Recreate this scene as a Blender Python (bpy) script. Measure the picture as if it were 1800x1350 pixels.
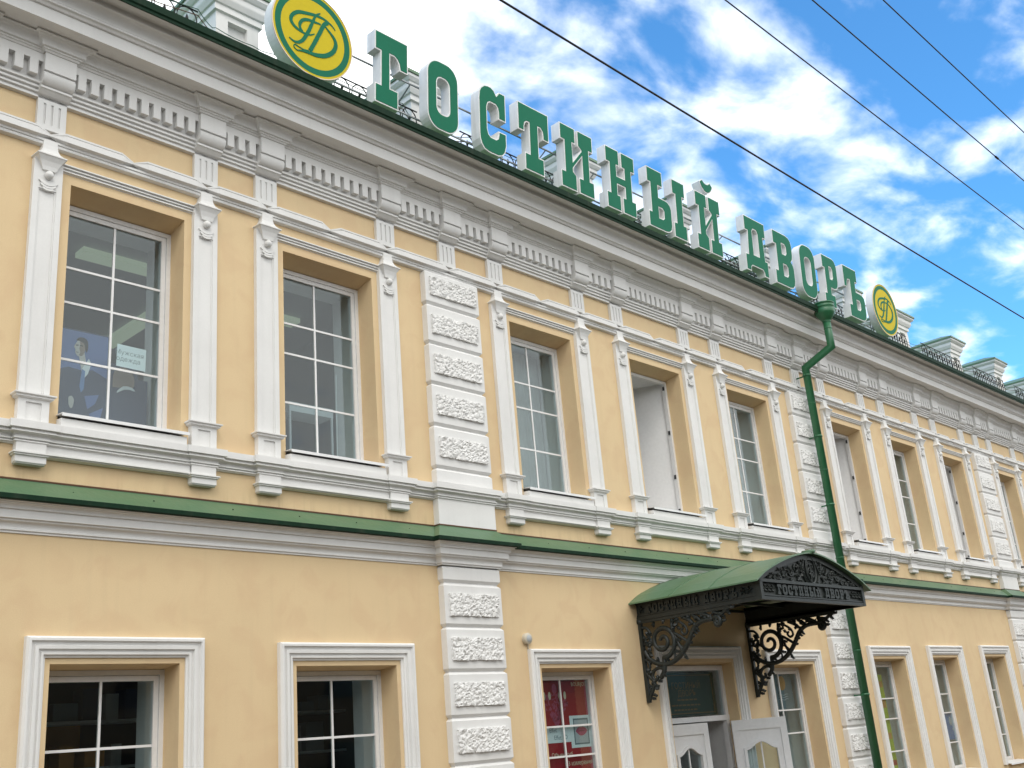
import bpy, math, random
from mathutils import Vector, Matrix
from mathutils.geometry import tessellate_polygon

for o in list(bpy.data.objects):
    bpy.data.objects.remove(o)
SC = bpy.context.scene
COL = SC.collection
R = math.radians
random.seed(7)

# ------------------------------------------------------------------ camera
YAW, PITCH, ROLL, FPX = 0.823289625, 0.327894972, -0.0867184475, 1873.97
cam_d = bpy.data.cameras.new('Camera')
cam_d.sensor_width = 36.0
cam_d.lens = 36.0 * FPX / 1800.0
cam_d.clip_start = 0.05
cam_d.clip_end = 2000.0
cam = bpy.data.objects.new('Camera', cam_d)
COL.objects.link(cam)
fv = Vector((math.sin(YAW) * math.cos(PITCH), math.cos(YAW) * math.cos(PITCH), math.sin(PITCH)))
rv = Vector((math.cos(YAW), -math.sin(YAW), 0.0))
uv = rv.cross(fv)
r2 = math.cos(ROLL) * rv + math.sin(ROLL) * uv
u2 = -math.sin(ROLL) * rv + math.cos(ROLL) * uv
m = Matrix((r2, u2, -fv)).transposed().to_4x4()
m.translation = Vector((0.0, -10.0, 2.2))
cam.matrix_world = m
SC.camera = cam

# ------------------------------------------------------------------ sky and sun
SUN_EL, SUN_AZ = R(52), R(-142)          # azimuth from +Y towards +X
world = bpy.data.worlds.new('World')
SC.world = world
world.use_nodes = True
wn, wl = world.node_tree.nodes, world.node_tree.links
wn.clear()
def N(nodes, typ, **kw):
    n = nodes.new(typ)
    for k, v in kw.items():
        setattr(n, k, v)
    return n
sky = N(wn, 'ShaderNodeTexSky', sky_type='NISHITA', sun_disc=False, sun_elevation=SUN_EL, sun_rotation=SUN_AZ,
        air_density=1.0, dust_density=0.2, ozone_density=1.6)
tc = N(wn, 'ShaderNodeTexCoord')
sep = N(wn, 'ShaderNodeSeparateXYZ')
wl.new(tc.outputs['Generated'], sep.inputs[0])
zc = N(wn, 'ShaderNodeMath', operation='MAXIMUM'); zc.inputs[1].default_value = 0.0
wl.new(sep.outputs['Z'], zc.inputs[0])
za = N(wn, 'ShaderNodeMath', operation='ADD'); za.inputs[1].default_value = 0.16
wl.new(zc.outputs[0], za.inputs[0])
dv = N(wn, 'ShaderNodeVectorMath', operation='DIVIDE')
cz = N(wn, 'ShaderNodeCombineXYZ')
for i in range(3):
    wl.new(za.outputs[0], cz.inputs[i])
wl.new(tc.outputs['Generated'], dv.inputs[0]); wl.new(cz.outputs[0], dv.inputs[1])
mp = N(wn, 'ShaderNodeMapping'); mp.inputs['Location'].default_value = (3.1, 1.7, 0.0); mp.inputs['Rotation'].default_value = (0, 0, R(25)); mp.inputs['Scale'].default_value = (1.0, 1.35, 1.0)
wl.new(dv.outputs[0], mp.inputs[0])
n1 = N(wn, 'ShaderNodeTexNoise'); n1.inputs['Scale'].default_value = 5.4; n1.inputs['Detail'].default_value = 9.0; n1.inputs['Roughness'].default_value = 0.52; n1.inputs['Distortion'].default_value = 0.2
wl.new(mp.outputs[0], n1.inputs['Vector'])
n2 = N(wn, 'ShaderNodeTexNoise'); n2.inputs['Scale'].default_value = 0.75; n2.inputs['Detail'].default_value = 3.0
wl.new(mp.outputs[0], n2.inputs['Vector'])
mx = N(wn, 'ShaderNodeMath', operation='MULTIPLY_ADD'); mx.inputs[1].default_value = 0.48; 
wl.new(n2.outputs['Fac'], mx.inputs[0]); wl.new(n1.outputs['Fac'], mx.inputs[2])
# the cloud bank that stands behind the left half of the building (north) thins out eastwards
bank = N(wn, 'ShaderNodeVectorMath', operation='DOT_PRODUCT'); bank.inputs[1].default_value = (0.23, 0.70, 0.68)
wl.new(tc.outputs['Generated'], bank.inputs[0])
bk = N(wn, 'ShaderNodeMapRange'); bk.inputs['From Min'].default_value = 0.90; bk.inputs['From Max'].default_value = 0.985
bk.inputs['To Min'].default_value = 0.0; bk.inputs['To Max'].default_value = 0.30
wl.new(bank.outputs['Value'], bk.inputs['Value'])
bank2 = N(wn, 'ShaderNodeVectorMath', operation='DOT_PRODUCT'); bank2.inputs[1].default_value = (0.645, 0.585, 0.49)
wl.new(tc.outputs['Generated'], bank2.inputs[0])
bk2 = N(wn, 'ShaderNodeMapRange'); bk2.inputs['From Min'].default_value = 0.95; bk2.inputs['From Max'].default_value = 1.0
bk2.inputs['To Min'].default_value = 0.0; bk2.inputs['To Max'].default_value = 0.10
wl.new(bank2.outputs['Value'], bk2.inputs['Value'])
# the southern half of the sky, behind the photographer, is mostly cloud: the facade gets soft white light
south = N(wn, 'ShaderNodeMapRange', interpolation_type='SMOOTHSTEP'); south.inputs['From Min'].default_value = 0.10; south.inputs['From Max'].default_value = -0.45
south.inputs['To Min'].default_value = 0.0; south.inputs['To Max'].default_value = 0.33
wl.new(sep.outputs['Y'], south.inputs['Value'])
ad0 = N(wn, 'ShaderNodeMath', operation='ADD'); wl.new(bk.outputs[0], ad0.inputs[0]); wl.new(bk2.outputs[0], ad0.inputs[1])
ad1 = N(wn, 'ShaderNodeMath', operation='ADD'); wl.new(ad0.outputs[0], ad1.inputs[0]); wl.new(south.outputs[0], ad1.inputs[1])
ad = N(wn, 'ShaderNodeMath', operation='ADD')
wl.new(mx.outputs[0], ad.inputs[0]); wl.new(ad1.outputs[0], ad.inputs[1])
rp = N(wn, 'ShaderNodeValToRGB')
rp.color_ramp.elements[0].position = 0.64; rp.color_ramp.elements[0].color = (0, 0, 0, 1)
rp.color_ramp.elements[1].position = 1.06; rp.color_ramp.elements[1].color = (1, 1, 1, 1)
rp.color_ramp.interpolation = 'EASE'
wl.new(ad.outputs[0], rp.inputs[0])
mixc = N(wn, 'ShaderNodeMixRGB'); mixc.inputs[2].default_value = (11.0, 11.2, 11.2, 1)
wl.new(rp.outputs[0], mixc.inputs[0])
tint = N(wn, 'ShaderNodeMixRGB', blend_type='MULTIPLY'); tint.inputs[0].default_value = 1.0; tint.inputs[2].default_value = (0.61, 1.27, 1.64, 1)
wl.new(sky.outputs[0], tint.inputs[1])
wl.new(tint.outputs[0], mixc.inputs[1])
bg = N(wn, 'ShaderNodeBackground'); bg.inputs['Strength'].default_value = 0.12
wl.new(mixc.outputs[0], bg.inputs[0])
wo = N(wn, 'ShaderNodeOutputWorld'); wl.new(bg.outputs[0], wo.inputs[0])

sun_d = bpy.data.lights.new('Sun', 'SUN'); sun_d.energy = 0.65; sun_d.angle = R(24); sun_d.color = (1.0, 0.93, 0.82)
sun = bpy.data.objects.new('Sun', sun_d); COL.objects.link(sun)
sdir = Vector((math.sin(SUN_AZ) * math.cos(SUN_EL), math.cos(SUN_AZ) * math.cos(SUN_EL), math.sin(SUN_EL)))
sun.rotation_euler = (-sdir).to_track_quat('-Z', 'Y').to_euler()
sun.location = sdir * 60

vs = SC.view_settings
vs.view_transform = 'Standard'; vs.look = 'None'; vs.gamma = 1.0; vs.use_curve_mapping = False
vs.exposure = 0.58
SC.render.engine = 'CYCLES'
cy = SC.cycles
cy.max_bounces = 6; cy.diffuse_bounces = 3; cy.use_light_tree = False; cy.glossy_bounces = 3; cy.transmission_bounces = 4; cy.transparent_max_bounces = 10
cy.caustics_reflective = False; cy.caustics_refractive = False

# ------------------------------------------------------------------ materials
def principled(name, col, rough=0.7, metal=0.0, spec=0.5):
    mt = bpy.data.materials.new(name); mt.use_nodes = True
    b = mt.node_tree.nodes['Principled BSDF']
    b.inputs['Base Color'].default_value = (*col, 1); b.inputs['Roughness'].default_value = rough; b.inputs['Metallic'].default_value = metal
    if 'Specular IOR Level' in b.inputs: b.inputs['Specular IOR Level'].default_value = spec
    return mt, mt.node_tree.nodes, mt.node_tree.links, b

def weathered(name, col, col2, rough=0.85, big=0.9, fine=70.0, bump=0.12, streak=0.10, spec=0.3, bevel=0.0, big_fac=0.6, grain=0.03):
    """painted render: cloudy tone variation, vertical rain streaks, fine grain"""
    mt, n, l, b = principled(name, col, rough, 0, spec)
    g = N(n, 'ShaderNodeNewGeometry')
    a = N(n, 'ShaderNodeTexNoise'); a.inputs['Scale'].default_value = big; a.inputs['Detail'].default_value = 4; a.inputs['Roughness'].default_value = 0.6
    l.new(g.outputs['Position'], a.inputs['Vector'])
    r = N(n, 'ShaderNodeValToRGB'); r.color_ramp.elements[0].position = 0.35; r.color_ramp.elements[1].position = 0.7
    r.color_ramp.elements[0].color = (0, 0, 0, 1); r.color_ramp.elements[1].color = (big_fac,) * 3 + (1,)
    l.new(a.outputs['Fac'], r.inputs[0])
    m1 = N(n, 'ShaderNodeMixRGB'); m1.inputs[1].default_value = (*col, 1); m1.inputs[2].default_value = (*col2, 1)
    l.new(r.outputs[0], m1.inputs[0])
    mpn = N(n, 'ShaderNodeMapping'); mpn.inputs['Scale'].default_value = (7, 7, 0.45)
    l.new(g.outputs['Position'], mpn.inputs[0])
    s = N(n, 'ShaderNodeTexNoise'); s.inputs['Scale'].default_value = 1.6; s.inputs['Detail'].default_value = 3
    l.new(mpn.outputs[0], s.inputs['Vector'])
    r2_ = N(n, 'ShaderNodeValToRGB'); r2_.color_ramp.elements[0].position = 0.52; r2_.color_ramp.elements[1].position = 0.8
    r2_.color_ramp.elements[1].color = (streak,) * 3 + (1,); r2_.color_ramp.elements[0].color = (0, 0, 0, 1)
    l.new(s.outputs['Fac'], r2_.inputs[0])
    m2 = N(n, 'ShaderNodeMixRGB'); m2.inputs[2].default_value = (0.16, 0.14, 0.11, 1)
    l.new(r2_.outputs[0], m2.inputs[0]); l.new(m1.outputs[0], m2.inputs[1])
    f = N(n, 'ShaderNodeTexNoise'); f.inputs['Scale'].default_value = fine; f.inputs['Detail'].default_value = 2
    l.new(g.outputs['Position'], f.inputs['Vector'])
    m3 = N(n, 'ShaderNodeMixRGB', blend_type='MULTIPLY'); m3.inputs[0].default_value = 1.0
    mr = N(n, 'ShaderNodeMapRange'); mr.inputs['From Min'].default_value = 0.3; mr.inputs['From Max'].default_value = 0.7; mr.inputs['To Min'].default_value = 1 - grain; mr.inputs['To Max'].default_value = 1 + grain * 0.7
    l.new(f.outputs['Fac'], mr.inputs['Value'])
    l.new(m2.outputs[0], m3.inputs[1]); l.new(mr.outputs[0], m3.inputs[2])
    l.new(m3.outputs[0], b.inputs['Base Color'])
    wob = N(n, 'ShaderNodeTexNoise'); wob.inputs['Scale'].default_value = 5.0; wob.inputs['Detail'].default_value = 1
    l.new(g.outputs['Position'], wob.inputs['Vector'])
    bw = N(n, 'ShaderNodeBump'); bw.inputs['Strength'].default_value = bump * 0.8; bw.inputs['Distance'].default_value = 0.03
    l.new(wob.outputs['Fac'], bw.inputs['Height'])
    bp = N(n, 'ShaderNodeBump'); bp.inputs['Strength'].default_value = bump; bp.inputs['Distance'].default_value = 0.01
    l.new(f.outputs['Fac'], bp.inputs['Height'])
    if bevel:
        bv = N(n, 'ShaderNodeBevel'); bv.samples = 3; bv.inputs['Radius'].default_value = bevel
        l.new(bv.outputs[0], bw.inputs['Normal'])
    l.new(bw.outputs[0], bp.inputs['Normal'])
    l.new(bp.outputs[0], b.inputs['Normal'])
    return mt

M = {}
M['stucco'] = weathered('yellow_stucco', (0.72, 0.55, 0.33), (0.65, 0.485, 0.285), big=0.55, fine=90, bump=0.10, streak=0.05)
def add_marks(mt):
    n, l = mt.node_tree.nodes, mt.node_tree.links; b = n['Principled BSDF']; src = b.inputs['Base Color'].links[0].from_socket
    g = N(n, 'ShaderNodeNewGeometry'); sp_ = N(n, 'ShaderNodeSeparateXYZ'); l.new(g.outputs['Position'], sp_.inputs[0])
    mp_ = N(n, 'ShaderNodeMapping'); mp_.inputs['Scale'].default_value = (11, 1, 0.25); l.new(g.outputs['Position'], mp_.inputs[0])
    nz = N(n, 'ShaderNodeTexNoise'); nz.inputs['Scale'].default_value = 1.0; nz.inputs['Detail'].default_value = 3; l.new(mp_.outputs[0], nz.inputs['Vector'])
    r_ = N(n, 'ShaderNodeMapRange'); r_.inputs['From Min'].default_value = 0.50; r_.inputs['From Max'].default_value = 0.72; r_.inputs['To Max'].default_value = 0.30; l.new(nz.outputs['Fac'], r_.inputs['Value'])
    u_ = N(n, 'ShaderNodeMapRange'); u_.inputs['From Min'].default_value = 5.16; u_.inputs['From Max'].default_value = 4.96; l.new(sp_.outputs['Z'], u_.inputs['Value'])
    lo = N(n, 'ShaderNodeMath', operation='GREATER_THAN'); lo.inputs[1].default_value = 4.7; l.new(sp_.outputs['Z'], lo.inputs[0])
    m_ = N(n, 'ShaderNodeMath', operation='MULTIPLY'); l.new(r_.outputs[0], m_.inputs[0]); l.new(u_.outputs[0], m_.inputs[1])
    m2_ = N(n, 'ShaderNodeMath', operation='MULTIPLY'); l.new(m_.outputs[0], m2_.inputs[0]); l.new(lo.outputs[0], m2_.inputs[1])
    mx_ = N(n, 'ShaderNodeMixRGB'); mx_.inputs[2].default_value = (0.30, 0.20, 0.11, 1); l.new(m2_.outputs[0], mx_.inputs[0]); l.new(src, mx_.inputs[1])
    # broad roller patches, slightly pinker or greyer than the rest
    vz = N(n, 'ShaderNodeTexNoise'); vz.inputs['Scale'].default_value = 2.6; vz.inputs['Detail'].default_value = 5; vz.inputs['Distortion'].default_value = 0.6; l.new(g.outputs['Position'], vz.inputs['Vector'])
    vr = N(n, 'ShaderNodeMapRange'); vr.inputs['From Min'].default_value = 0.48; vr.inputs['From Max'].default_value = 0.62; vr.inputs['To Max'].default_value = 0.40; l.new(vz.outputs['Fac'], vr.inputs['Value'])
    mv_ = N(n, 'ShaderNodeMixRGB'); mv_.inputs[2].default_value = (0.64, 0.45, 0.27, 1); l.new(vr.outputs[0], mv_.inputs[0]); l.new(mx_.outputs[0], mv_.inputs[1])
    l.new(mv_.outputs[0], b.inputs['Base Color'])
add_marks(M['stucco'])
M['white'] = weathered('white_stucco', (0.77, 0.762, 0.745), (0.68, 0.672, 0.655), big=1.6, fine=60, bump=0.06, streak=0.05, grain=0.015)
M['rock'] = weathered('white_rock_face', (0.77, 0.762, 0.745), (0.66, 0.65, 0.635), big=9, fine=45, bump=0.25, streak=0.10)
M['plastic'] = weathered('white_window_plastic', (0.80, 0.80, 0.80), (0.74, 0.74, 0.74), rough=0.35, big=2, fine=20, bump=0.01, streak=0.05, spec=0.5)
M['greenpaint'] = weathered('green_roof_sheet', (0.085, 0.165, 0.085), (0.115, 0.195, 0.115), rough=0.38, big=1.3, fine=25, bump=0.22, streak=0.10, spec=0.5)
M['greendark'] = weathered('dark_green_gutter', (0.004, 0.022, 0.010), (0.007, 0.03, 0.015), rough=0.7, big=2, fine=25, bump=0.03, streak=0.1, spec=0.15)
M['pipe'] = weathered('green_downpipe_paint', (0.018, 0.115, 0.045), (0.03, 0.15, 0.065), rough=0.38, big=3, fine=30, bump=0.22, streak=0.12, spec=0.5)
M['iron'] = weathered('black_green_cast_iron', (0.010, 0.014, 0.012), (0.022, 0.028, 0.025), rough=0.5, big=6, fine=60, bump=0.15, streak=0.03, spec=0.5)
M['ironwork'] = weathered('black_wrought_iron', (0.012, 0.013, 0.013), (0.02, 0.02, 0.02), rough=0.5, big=6, fine=60, bump=0.05, streak=0.0)
M['letterwhite'] = weathered('white_letter_return', (0.78, 0.78, 0.77), (0.70, 0.70, 0.68), rough=0.45, big=1.5, fine=14, bump=0.02, streak=0.22, spec=0.5)
M['lettergreen'] = weathered('green_letter_face', (0.004, 0.135, 0.072), (0.006, 0.15, 0.082), rough=0.6, big=1.0, fine=20, bump=0.01, streak=0.03, spec=0.15)
M['yellow'] = weathered('yellow_sign_face', (0.56, 0.44, 0.012), (0.52, 0.41, 0.012), rough=0.6, big=1.0, fine=20, bump=0.01, streak=0.03, spec=0.15)
M['beige'] = principled('beige_sign_edge', (0.66, 0.52, 0.40), 0.5)[0]
M['cable'] = principled('black_cable', (0.008, 0.009, 0.012), 0.6)[0]
M['wire_red'] = principled('brown_wire', (0.10, 0.045, 0.02), 0.6)[0]
M['wire_green'] = principled('green_wire', (0.03, 0.10, 0.07), 0.6)[0]
M['steel'] = principled('grey_steel', (0.30, 0.31, 0.32), 0.45, 0.6)[0]
M['hinge'] = principled('dark_hinge', (0.04, 0.042, 0.045), 0.5)[0]
M['reveal'] = weathered('white_inner_plaster', (0.80, 0.80, 0.80), (0.75, 0.75, 0.75), rough=0.7, big=1.5, fine=20, bump=0.02, streak=0.0)
M['room'] = principled('grey_room_wall', (0.30, 0.31, 0.31), 0.9)[0]
M['ceiling'] = principled('room_ceiling', (0.34, 0.35, 0.36), 0.9)[0]
M['roomdark'] = principled('dark_shop_wall', (0.085, 0.08, 0.07), 0.9)[0]
M['asphalt'] = weathered('asphalt', (0.085, 0.075, 0.062), (0.065, 0.058, 0.05), big=0.7, fine=50, bump=0.3, streak=0)
M['paving'] = weathered('pale_concrete_paving', (0.22, 0.175, 0.125), (0.18, 0.145, 0.105), big=0.9, fine=40, bump=0.15, streak=0)
M['facade2'] = weathered('dull_plaster', (0.20, 0.155, 0.10), (0.14, 0.11, 0.075), big=0.3, fine=20, bump=0.1, streak=0.1)
M['darkglass'] = principled('dark_far_glass', (0.02, 0.022, 0.025), 0.15)[0]
M['paper'] = principled('white_paper', (0.72, 0.76, 0.76), 0.7)[0]
M['ink'] = principled('grey_ink', (0.22, 0.25, 0.26), 0.8)[0]
M['navy'] = principled('navy_print', (0.030, 0.042, 0.085), 0.6)[0]
M['blueprint'] = principled('blue_print', (0.10, 0.15, 0.34), 0.6)[0]
M['skin'] = principled('pale_skin_print', (0.50, 0.46, 0.42), 0.7)[0]
M['skin2'] = principled('tan_skin_print', (0.26, 0.19, 0.15), 0.7)[0]
M['hairp'] = principled('dark_hair_print', (0.02, 0.018, 0.016), 0.7)[0]
M['shirt'] = principled('white_shirt_print', (0.70, 0.72, 0.72), 0.7)[0]
M['red'] = principled('red_poster', (0.33, 0.006, 0.012), 0.5)[0]
M['pink'] = principled('pink_poster_print', (0.42, 0.075, 0.13), 0.6)[0]
M['pinkdark'] = principled('plum_poster_print', (0.20, 0.02, 0.05), 0.6)[0]
M['cream'] = principled('cream_print', (0.72, 0.62, 0.45), 0.6)[0]
M['greyprint'] = principled('grey_print', (0.42, 0.44, 0.45), 0.6)[0]
M['slate'] = principled('slate_print', (0.14, 0.18, 0.20), 0.6)[0]
M['boardgreen'] = principled('dark_green_board', (0.004, 0.030, 0.016), 0.35)[0]
M['gold'] = principled('gold_lettering', (0.24, 0.11, 0.025), 0.5)[0]
M['orange'] = principled('orange_print', (0.50, 0.23, 0.05), 0.6)[0]
M['lime'] = principled('lime_print', (0.36, 0.42, 0.03), 0.6)[0]
M['blue'] = principled('blue_poster', (0.10, 0.20, 0.42), 0.5)[0]
M['curtain'] = weathered('pale_voile', (0.40, 0.40, 0.39), (0.33, 0.33, 0.32), big=3, fine=60, bump=0.05, streak=0)
M['blind'] = weathered('beige_blind', (0.42, 0.37, 0.26), (0.36, 0.31, 0.21), big=3, fine=60, bump=0.05, streak=0)
M['tube'] = bpy.data.materials.new('fluorescent_tube'); M['tube'].use_nodes = True
_b = M['tube'].node_tree.nodes['Principled BSDF']; _b.inputs['Base Color'].default_value = (0.6, 0.66, 0.5, 1); _b.inputs['Emission Color'].default_value = (0.75, 0.9, 0.6, 1); _b.inputs['Emission Strength'].default_value = 0.14

def glass_mat(name, base=0.05, tintc=(0.86, 0.92, 0.93)):
    mt = bpy.data.materials.new(name); mt.use_nodes = True
    n, l = mt.node_tree.nodes, mt.node_tree.links; n.clear()
    lw = N(n, 'ShaderNodeLayerWeight'); lw.inputs[0].default_value = 0.5
    p5 = N(n, 'ShaderNodeMath', operation='POWER'); p5.inputs[1].default_value = 4.5
    l.new(lw.outputs['Facing'], p5.inputs[0])
    ma = N(n, 'ShaderNodeMath', operation='MULTIPLY_ADD'); ma.inputs[1].default_value = 0.9; ma.inputs[2].default_value = base
    l.new(p5.outputs[0], ma.inputs[0])
    g = N(n, 'ShaderNodeNewGeometry')
    nz = N(n, 'ShaderNodeTexNoise'); nz.inputs['Scale'].default_value = 1.7; nz.inputs['Detail'].default_value = 1
    l.new(g.outputs['Position'], nz.inputs['Vector'])
    bp = N(n, 'ShaderNodeBump'); bp.inputs['Strength'].default_value = 0.05; bp.inputs['Distance'].default_value = 0.05
    l.new(nz.outputs['Fac'], bp.inputs['Height'])
    tr = N(n, 'ShaderNodeBsdfTransparent'); tr.inputs[0].default_value = (*tintc, 1)
    gl = N(n, 'ShaderNodeBsdfGlossy'); gl.inputs['Roughness'].default_value = 0.01
    l.new(bp.outputs[0], gl.inputs['Normal'])
    mi = N(n, 'ShaderNodeMixShader'); l.new(ma.outputs[0], mi.inputs[0]); l.new(tr.outputs[0], mi.inputs[1]); l.new(gl.outputs[0], mi.inputs[2])
    out = N(n, 'ShaderNodeOutputMaterial'); l.new(mi.outputs[0], out.inputs[0])
    return mt
M['glass'] = glass_mat('window_glass')

# ------------------------------------------------------------------ mesh helpers
class MB:
    def __init__(self): self.v = []; self.f = []; self.s = []
    def add(self, V, F, smooth=False):
        b = len(self.v); self.v += [tuple(p) for p in V]; self.f += [tuple(b + i for i in q) for q in F]; self.s += [smooth] * len(F)
        return self
    def box(self, x0, x1, y0, y1, z0, z1):
        V = [(x0, y0, z0), (x1, y0, z0), (x1, y1, z0), (x0, y1, z0), (x0, y0, z1), (x1, y0, z1), (x1, y1, z1), (x0, y1, z1)]
        return self.add(V, [(0, 3, 2, 1), (4, 5, 6, 7), (0, 1, 5, 4), (1, 2, 6, 5), (2, 3, 7, 6), (3, 0, 4, 7)])
    def quad(self, a, b, c, d): return self.add([a, b, c, d], [(0, 1, 2, 3)])
    def prism_x(self, prof, x0, x1, smooth=False):
        """closed profile [(p,z)] extruded along x; p is the distance in front of the wall"""
        k = len(prof); V = [(x0, -p, z) for p, z in prof] + [(x1, -p, z) for p, z in prof]
        self.add(V, [(i, (i + 1) % k, k + (i + 1) % k, k + i) for i in range(k)], smooth)
        tri = tessellate_polygon([[Vector((p, z, 0)) for p, z in prof]])
        self.add(V, [tuple(t) for t in tri]); self.add(V, [tuple(k + i for i in t) for t in tri])
        return self
    def sweep(self, prof, path, smooth=False, cap=True):
        """open profile [(d,z)] swept along a plan path [(x,p)] with mitred corners"""
        n = len(path); k = len(prof); V = []
        nr = []
        for i in range(n - 1):
            dx, dp = path[i + 1][0] - path[i][0], path[i + 1][1] - path[i][1]; L = math.hypot(dx, dp); nr.append((-dp / L, dx / L))
        for i in range(n):
            a = nr[max(i - 1, 0)]; b = nr[min(i, n - 2)]; dot = a[0] * b[0] + a[1] * b[1]
            mx_, my_ = (a[0] + b[0]) / (1 + dot), (a[1] + b[1]) / (1 + dot)
            for d, z in prof: V.append((path[i][0] + d * mx_, -(path[i][1] + d * my_), z))
        F = [(i * k + j, i * k + j + 1, (i + 1) * k + j + 1, (i + 1) * k + j) for i in range(n - 1) for j in range(k - 1)]
        self.add(V, F, smooth)
        return self
    def tube(self, pts, rad, seg=8, closed=False, caps=True, flat=None):
        pts = [Vector(p) for p in pts]; n = len(pts); V = []
        rads = rad if isinstance(rad, (list, tuple)) else [rad] * n
        prev = None
        for i, p in enumerate(pts):
            t1 = pts[i] - pts[i - 1] if (closed or i) else pts[1] - pts[0]
            t2 = pts[(i + 1) % n] - pts[i] if (closed or i < n - 1) else t1
            t1 = t1.normalized(); t2 = t2.normalized(); tb = (t1 + t2)
            tb = tb.normalized() if tb.length > 1e-6 else t1
            if prev is None:
                a = Vector((0, 0, 1)) if abs(t1.z) < 0.9 else Vector((1, 0, 0)); u = t1.cross(a).normalized()
            else:
                u = (prev - t1 * prev.dot(t1)).normalized()
            w = t1.cross(u); prev = u
            k = max(0.5, t1.dot(tb))
            for s in range(seg):
                an = 2 * math.pi * (s + 0.5) / seg; o = (u * math.cos(an) + w * math.sin(an)) * rads[i]
                V.append(p + o - t1 * (o.dot(tb) / k))
        F = []
        for i in range(n if closed else n - 1):
            for s in range(seg):
                a, b = i * seg + s, i * seg + (s + 1) % seg; c, d = ((i + 1) % n) * seg + (s + 1) % seg, ((i + 1) % n) * seg + s
                F.append((a, b, c, d))
        if caps and not closed:
            F.append(tuple(range(seg))[::-1]); F.append(tuple((n - 1) * seg + s for s in range(seg)))
        return self.add(V, F, seg > 5)
    def poly(self, loops, y0, y1, fx=lambda a, b: (a, b)):
        """polygon with holes in (x,z), extruded from y0 (front) to y1 (back)"""
        flat = [pt for lp in loops for pt in lp]; n = len(flat)
        tri = tessellate_polygon([[Vector((a, b, 0)) for a, b in lp] for lp in loops])
        V = [(a, y0, b) for a, b in flat] + [(a, y1, b) for a, b in flat]
        F = [tuple(t) for t in tri] + [tuple(n + i for i in reversed(t)) for t in tri]
        self.add(V, F)
        o = 0; S = []
        for lp in loops:
            k = len(lp); S += [(o + i, o + (i + 1) % k, n + o + (i + 1) % k, n + o + i) for i in range(k)]; o += k
        return self.add(V, S)
    def blockmap(self, xs, zs, h, y_back=None):
        """stepped relief: cell (i,j) stands h(i,j) in front of the wall plane"""
        nx, nz = len(xs) - 1, len(zs) - 1
        H = [[h(i, j) for j in range(nz)] for i in range(nx)]
        for i in range(nx):
            for j in range(nz):
                y = -H[i][j]
                self.quad((xs[i], y, zs[j]), (xs[i + 1], y, zs[j]), (xs[i + 1], y, zs[j + 1]), (xs[i], y, zs[j + 1]))
                if i + 1 < nx and abs(H[i + 1][j] - H[i][j]) > 1e-6:
                    y2 = -H[i + 1][j]; self.quad((xs[i + 1], y, zs[j]), (xs[i + 1], y2, zs[j]), (xs[i + 1], y2, zs[j + 1]), (xs[i + 1], y, zs[j + 1]))
                if j + 1 < nz and abs(H[i][j + 1] - H[i][j]) > 1e-6:
                    y2 = -H[i][j + 1]; self.quad((xs[i], y, zs[j + 1]), (xs[i + 1], y, zs[j + 1]), (xs[i + 1], y2, zs[j + 1]), (xs[i], y2, zs[j + 1]))
        if y_back is not None:
            yb = y_back
            for j in range(nz):
                self.quad((xs[0], yb, zs[j]), (xs[0], -H[0][j], zs[j]), (xs[0], -H[0][j], zs[j + 1]), (xs[0], yb, zs[j + 1]))
                self.quad((xs[-1], yb, zs[j]), (xs[-1], -H[-1][j], zs[j]), (xs[-1], -H[-1][j], zs[j + 1]), (xs[-1], yb, zs[j + 1]))
            for i in range(nx):
                self.quad((xs[i], yb, zs[0]), (xs[i], -H[i][0], zs[0]), (xs[i + 1], -H[i][0], zs[0]), (xs[i + 1], yb, zs[0]))
                self.quad((xs[i], yb, zs[-1]), (xs[i], -H[i][-1], zs[-1]), (xs[i + 1], -H[i][-1], zs[-1]), (xs[i + 1], yb, zs[-1]))
        return self
    def lathe(self, prof, cx, cy, seg=20):
        """prof [(r,z)] round a vertical axis"""
        k = len(prof); V = [(cx + r * math.cos(2 * math.pi * s / seg), cy + r * math.sin(2 * math.pi * s / seg), z) for s in range(seg) for r, z in prof]
        F = [(s * k + j, ((s + 1) % seg) * k + j, ((s + 1) % seg) * k + j + 1, s * k + j + 1) for s in range(seg) for j in range(k - 1)]
        return self.add(V, F, True)
    def sphere(self, c, r, seg=12, rings=8):
        V = []; F = []
        for i in range(rings + 1):
            th = math.pi * i / rings
            for s in range(seg):
                ph = 2 * math.pi * s / seg; V.append((c[0] + r * math.sin(th) * math.cos(ph), c[1] + r * math.sin(th) * math.sin(ph), c[2] + r * math.cos(th)))
        for i in range(rings):
            for s in range(seg): F.append((i * seg + s, i * seg + (s + 1) % seg, (i + 1) * seg + (s + 1) % seg, (i + 1) * seg + s))
        return self.add(V, F, True)
    def mesh(self, name, mat, off=(0, 0, 0)):
        me = bpy.data.meshes.new(name)
        me.from_pydata([(a - off[0], b - off[1], c - off[2]) for a, b, c in self.v], [], self.f)
        me.polygons.foreach_set('use_smooth', self.s); me.materials.append(M[mat]); me.validate(); me.update()
        return me
    def build(self, name, mat, parent=None, at=None):
        """one object; world coordinates in, local to parent out; `at` gives the object its own origin"""
        w = wloc(parent); at = Vector(at) if at is not None else w
        return place(name, self.mesh(name, mat, at), parent, at)

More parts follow.
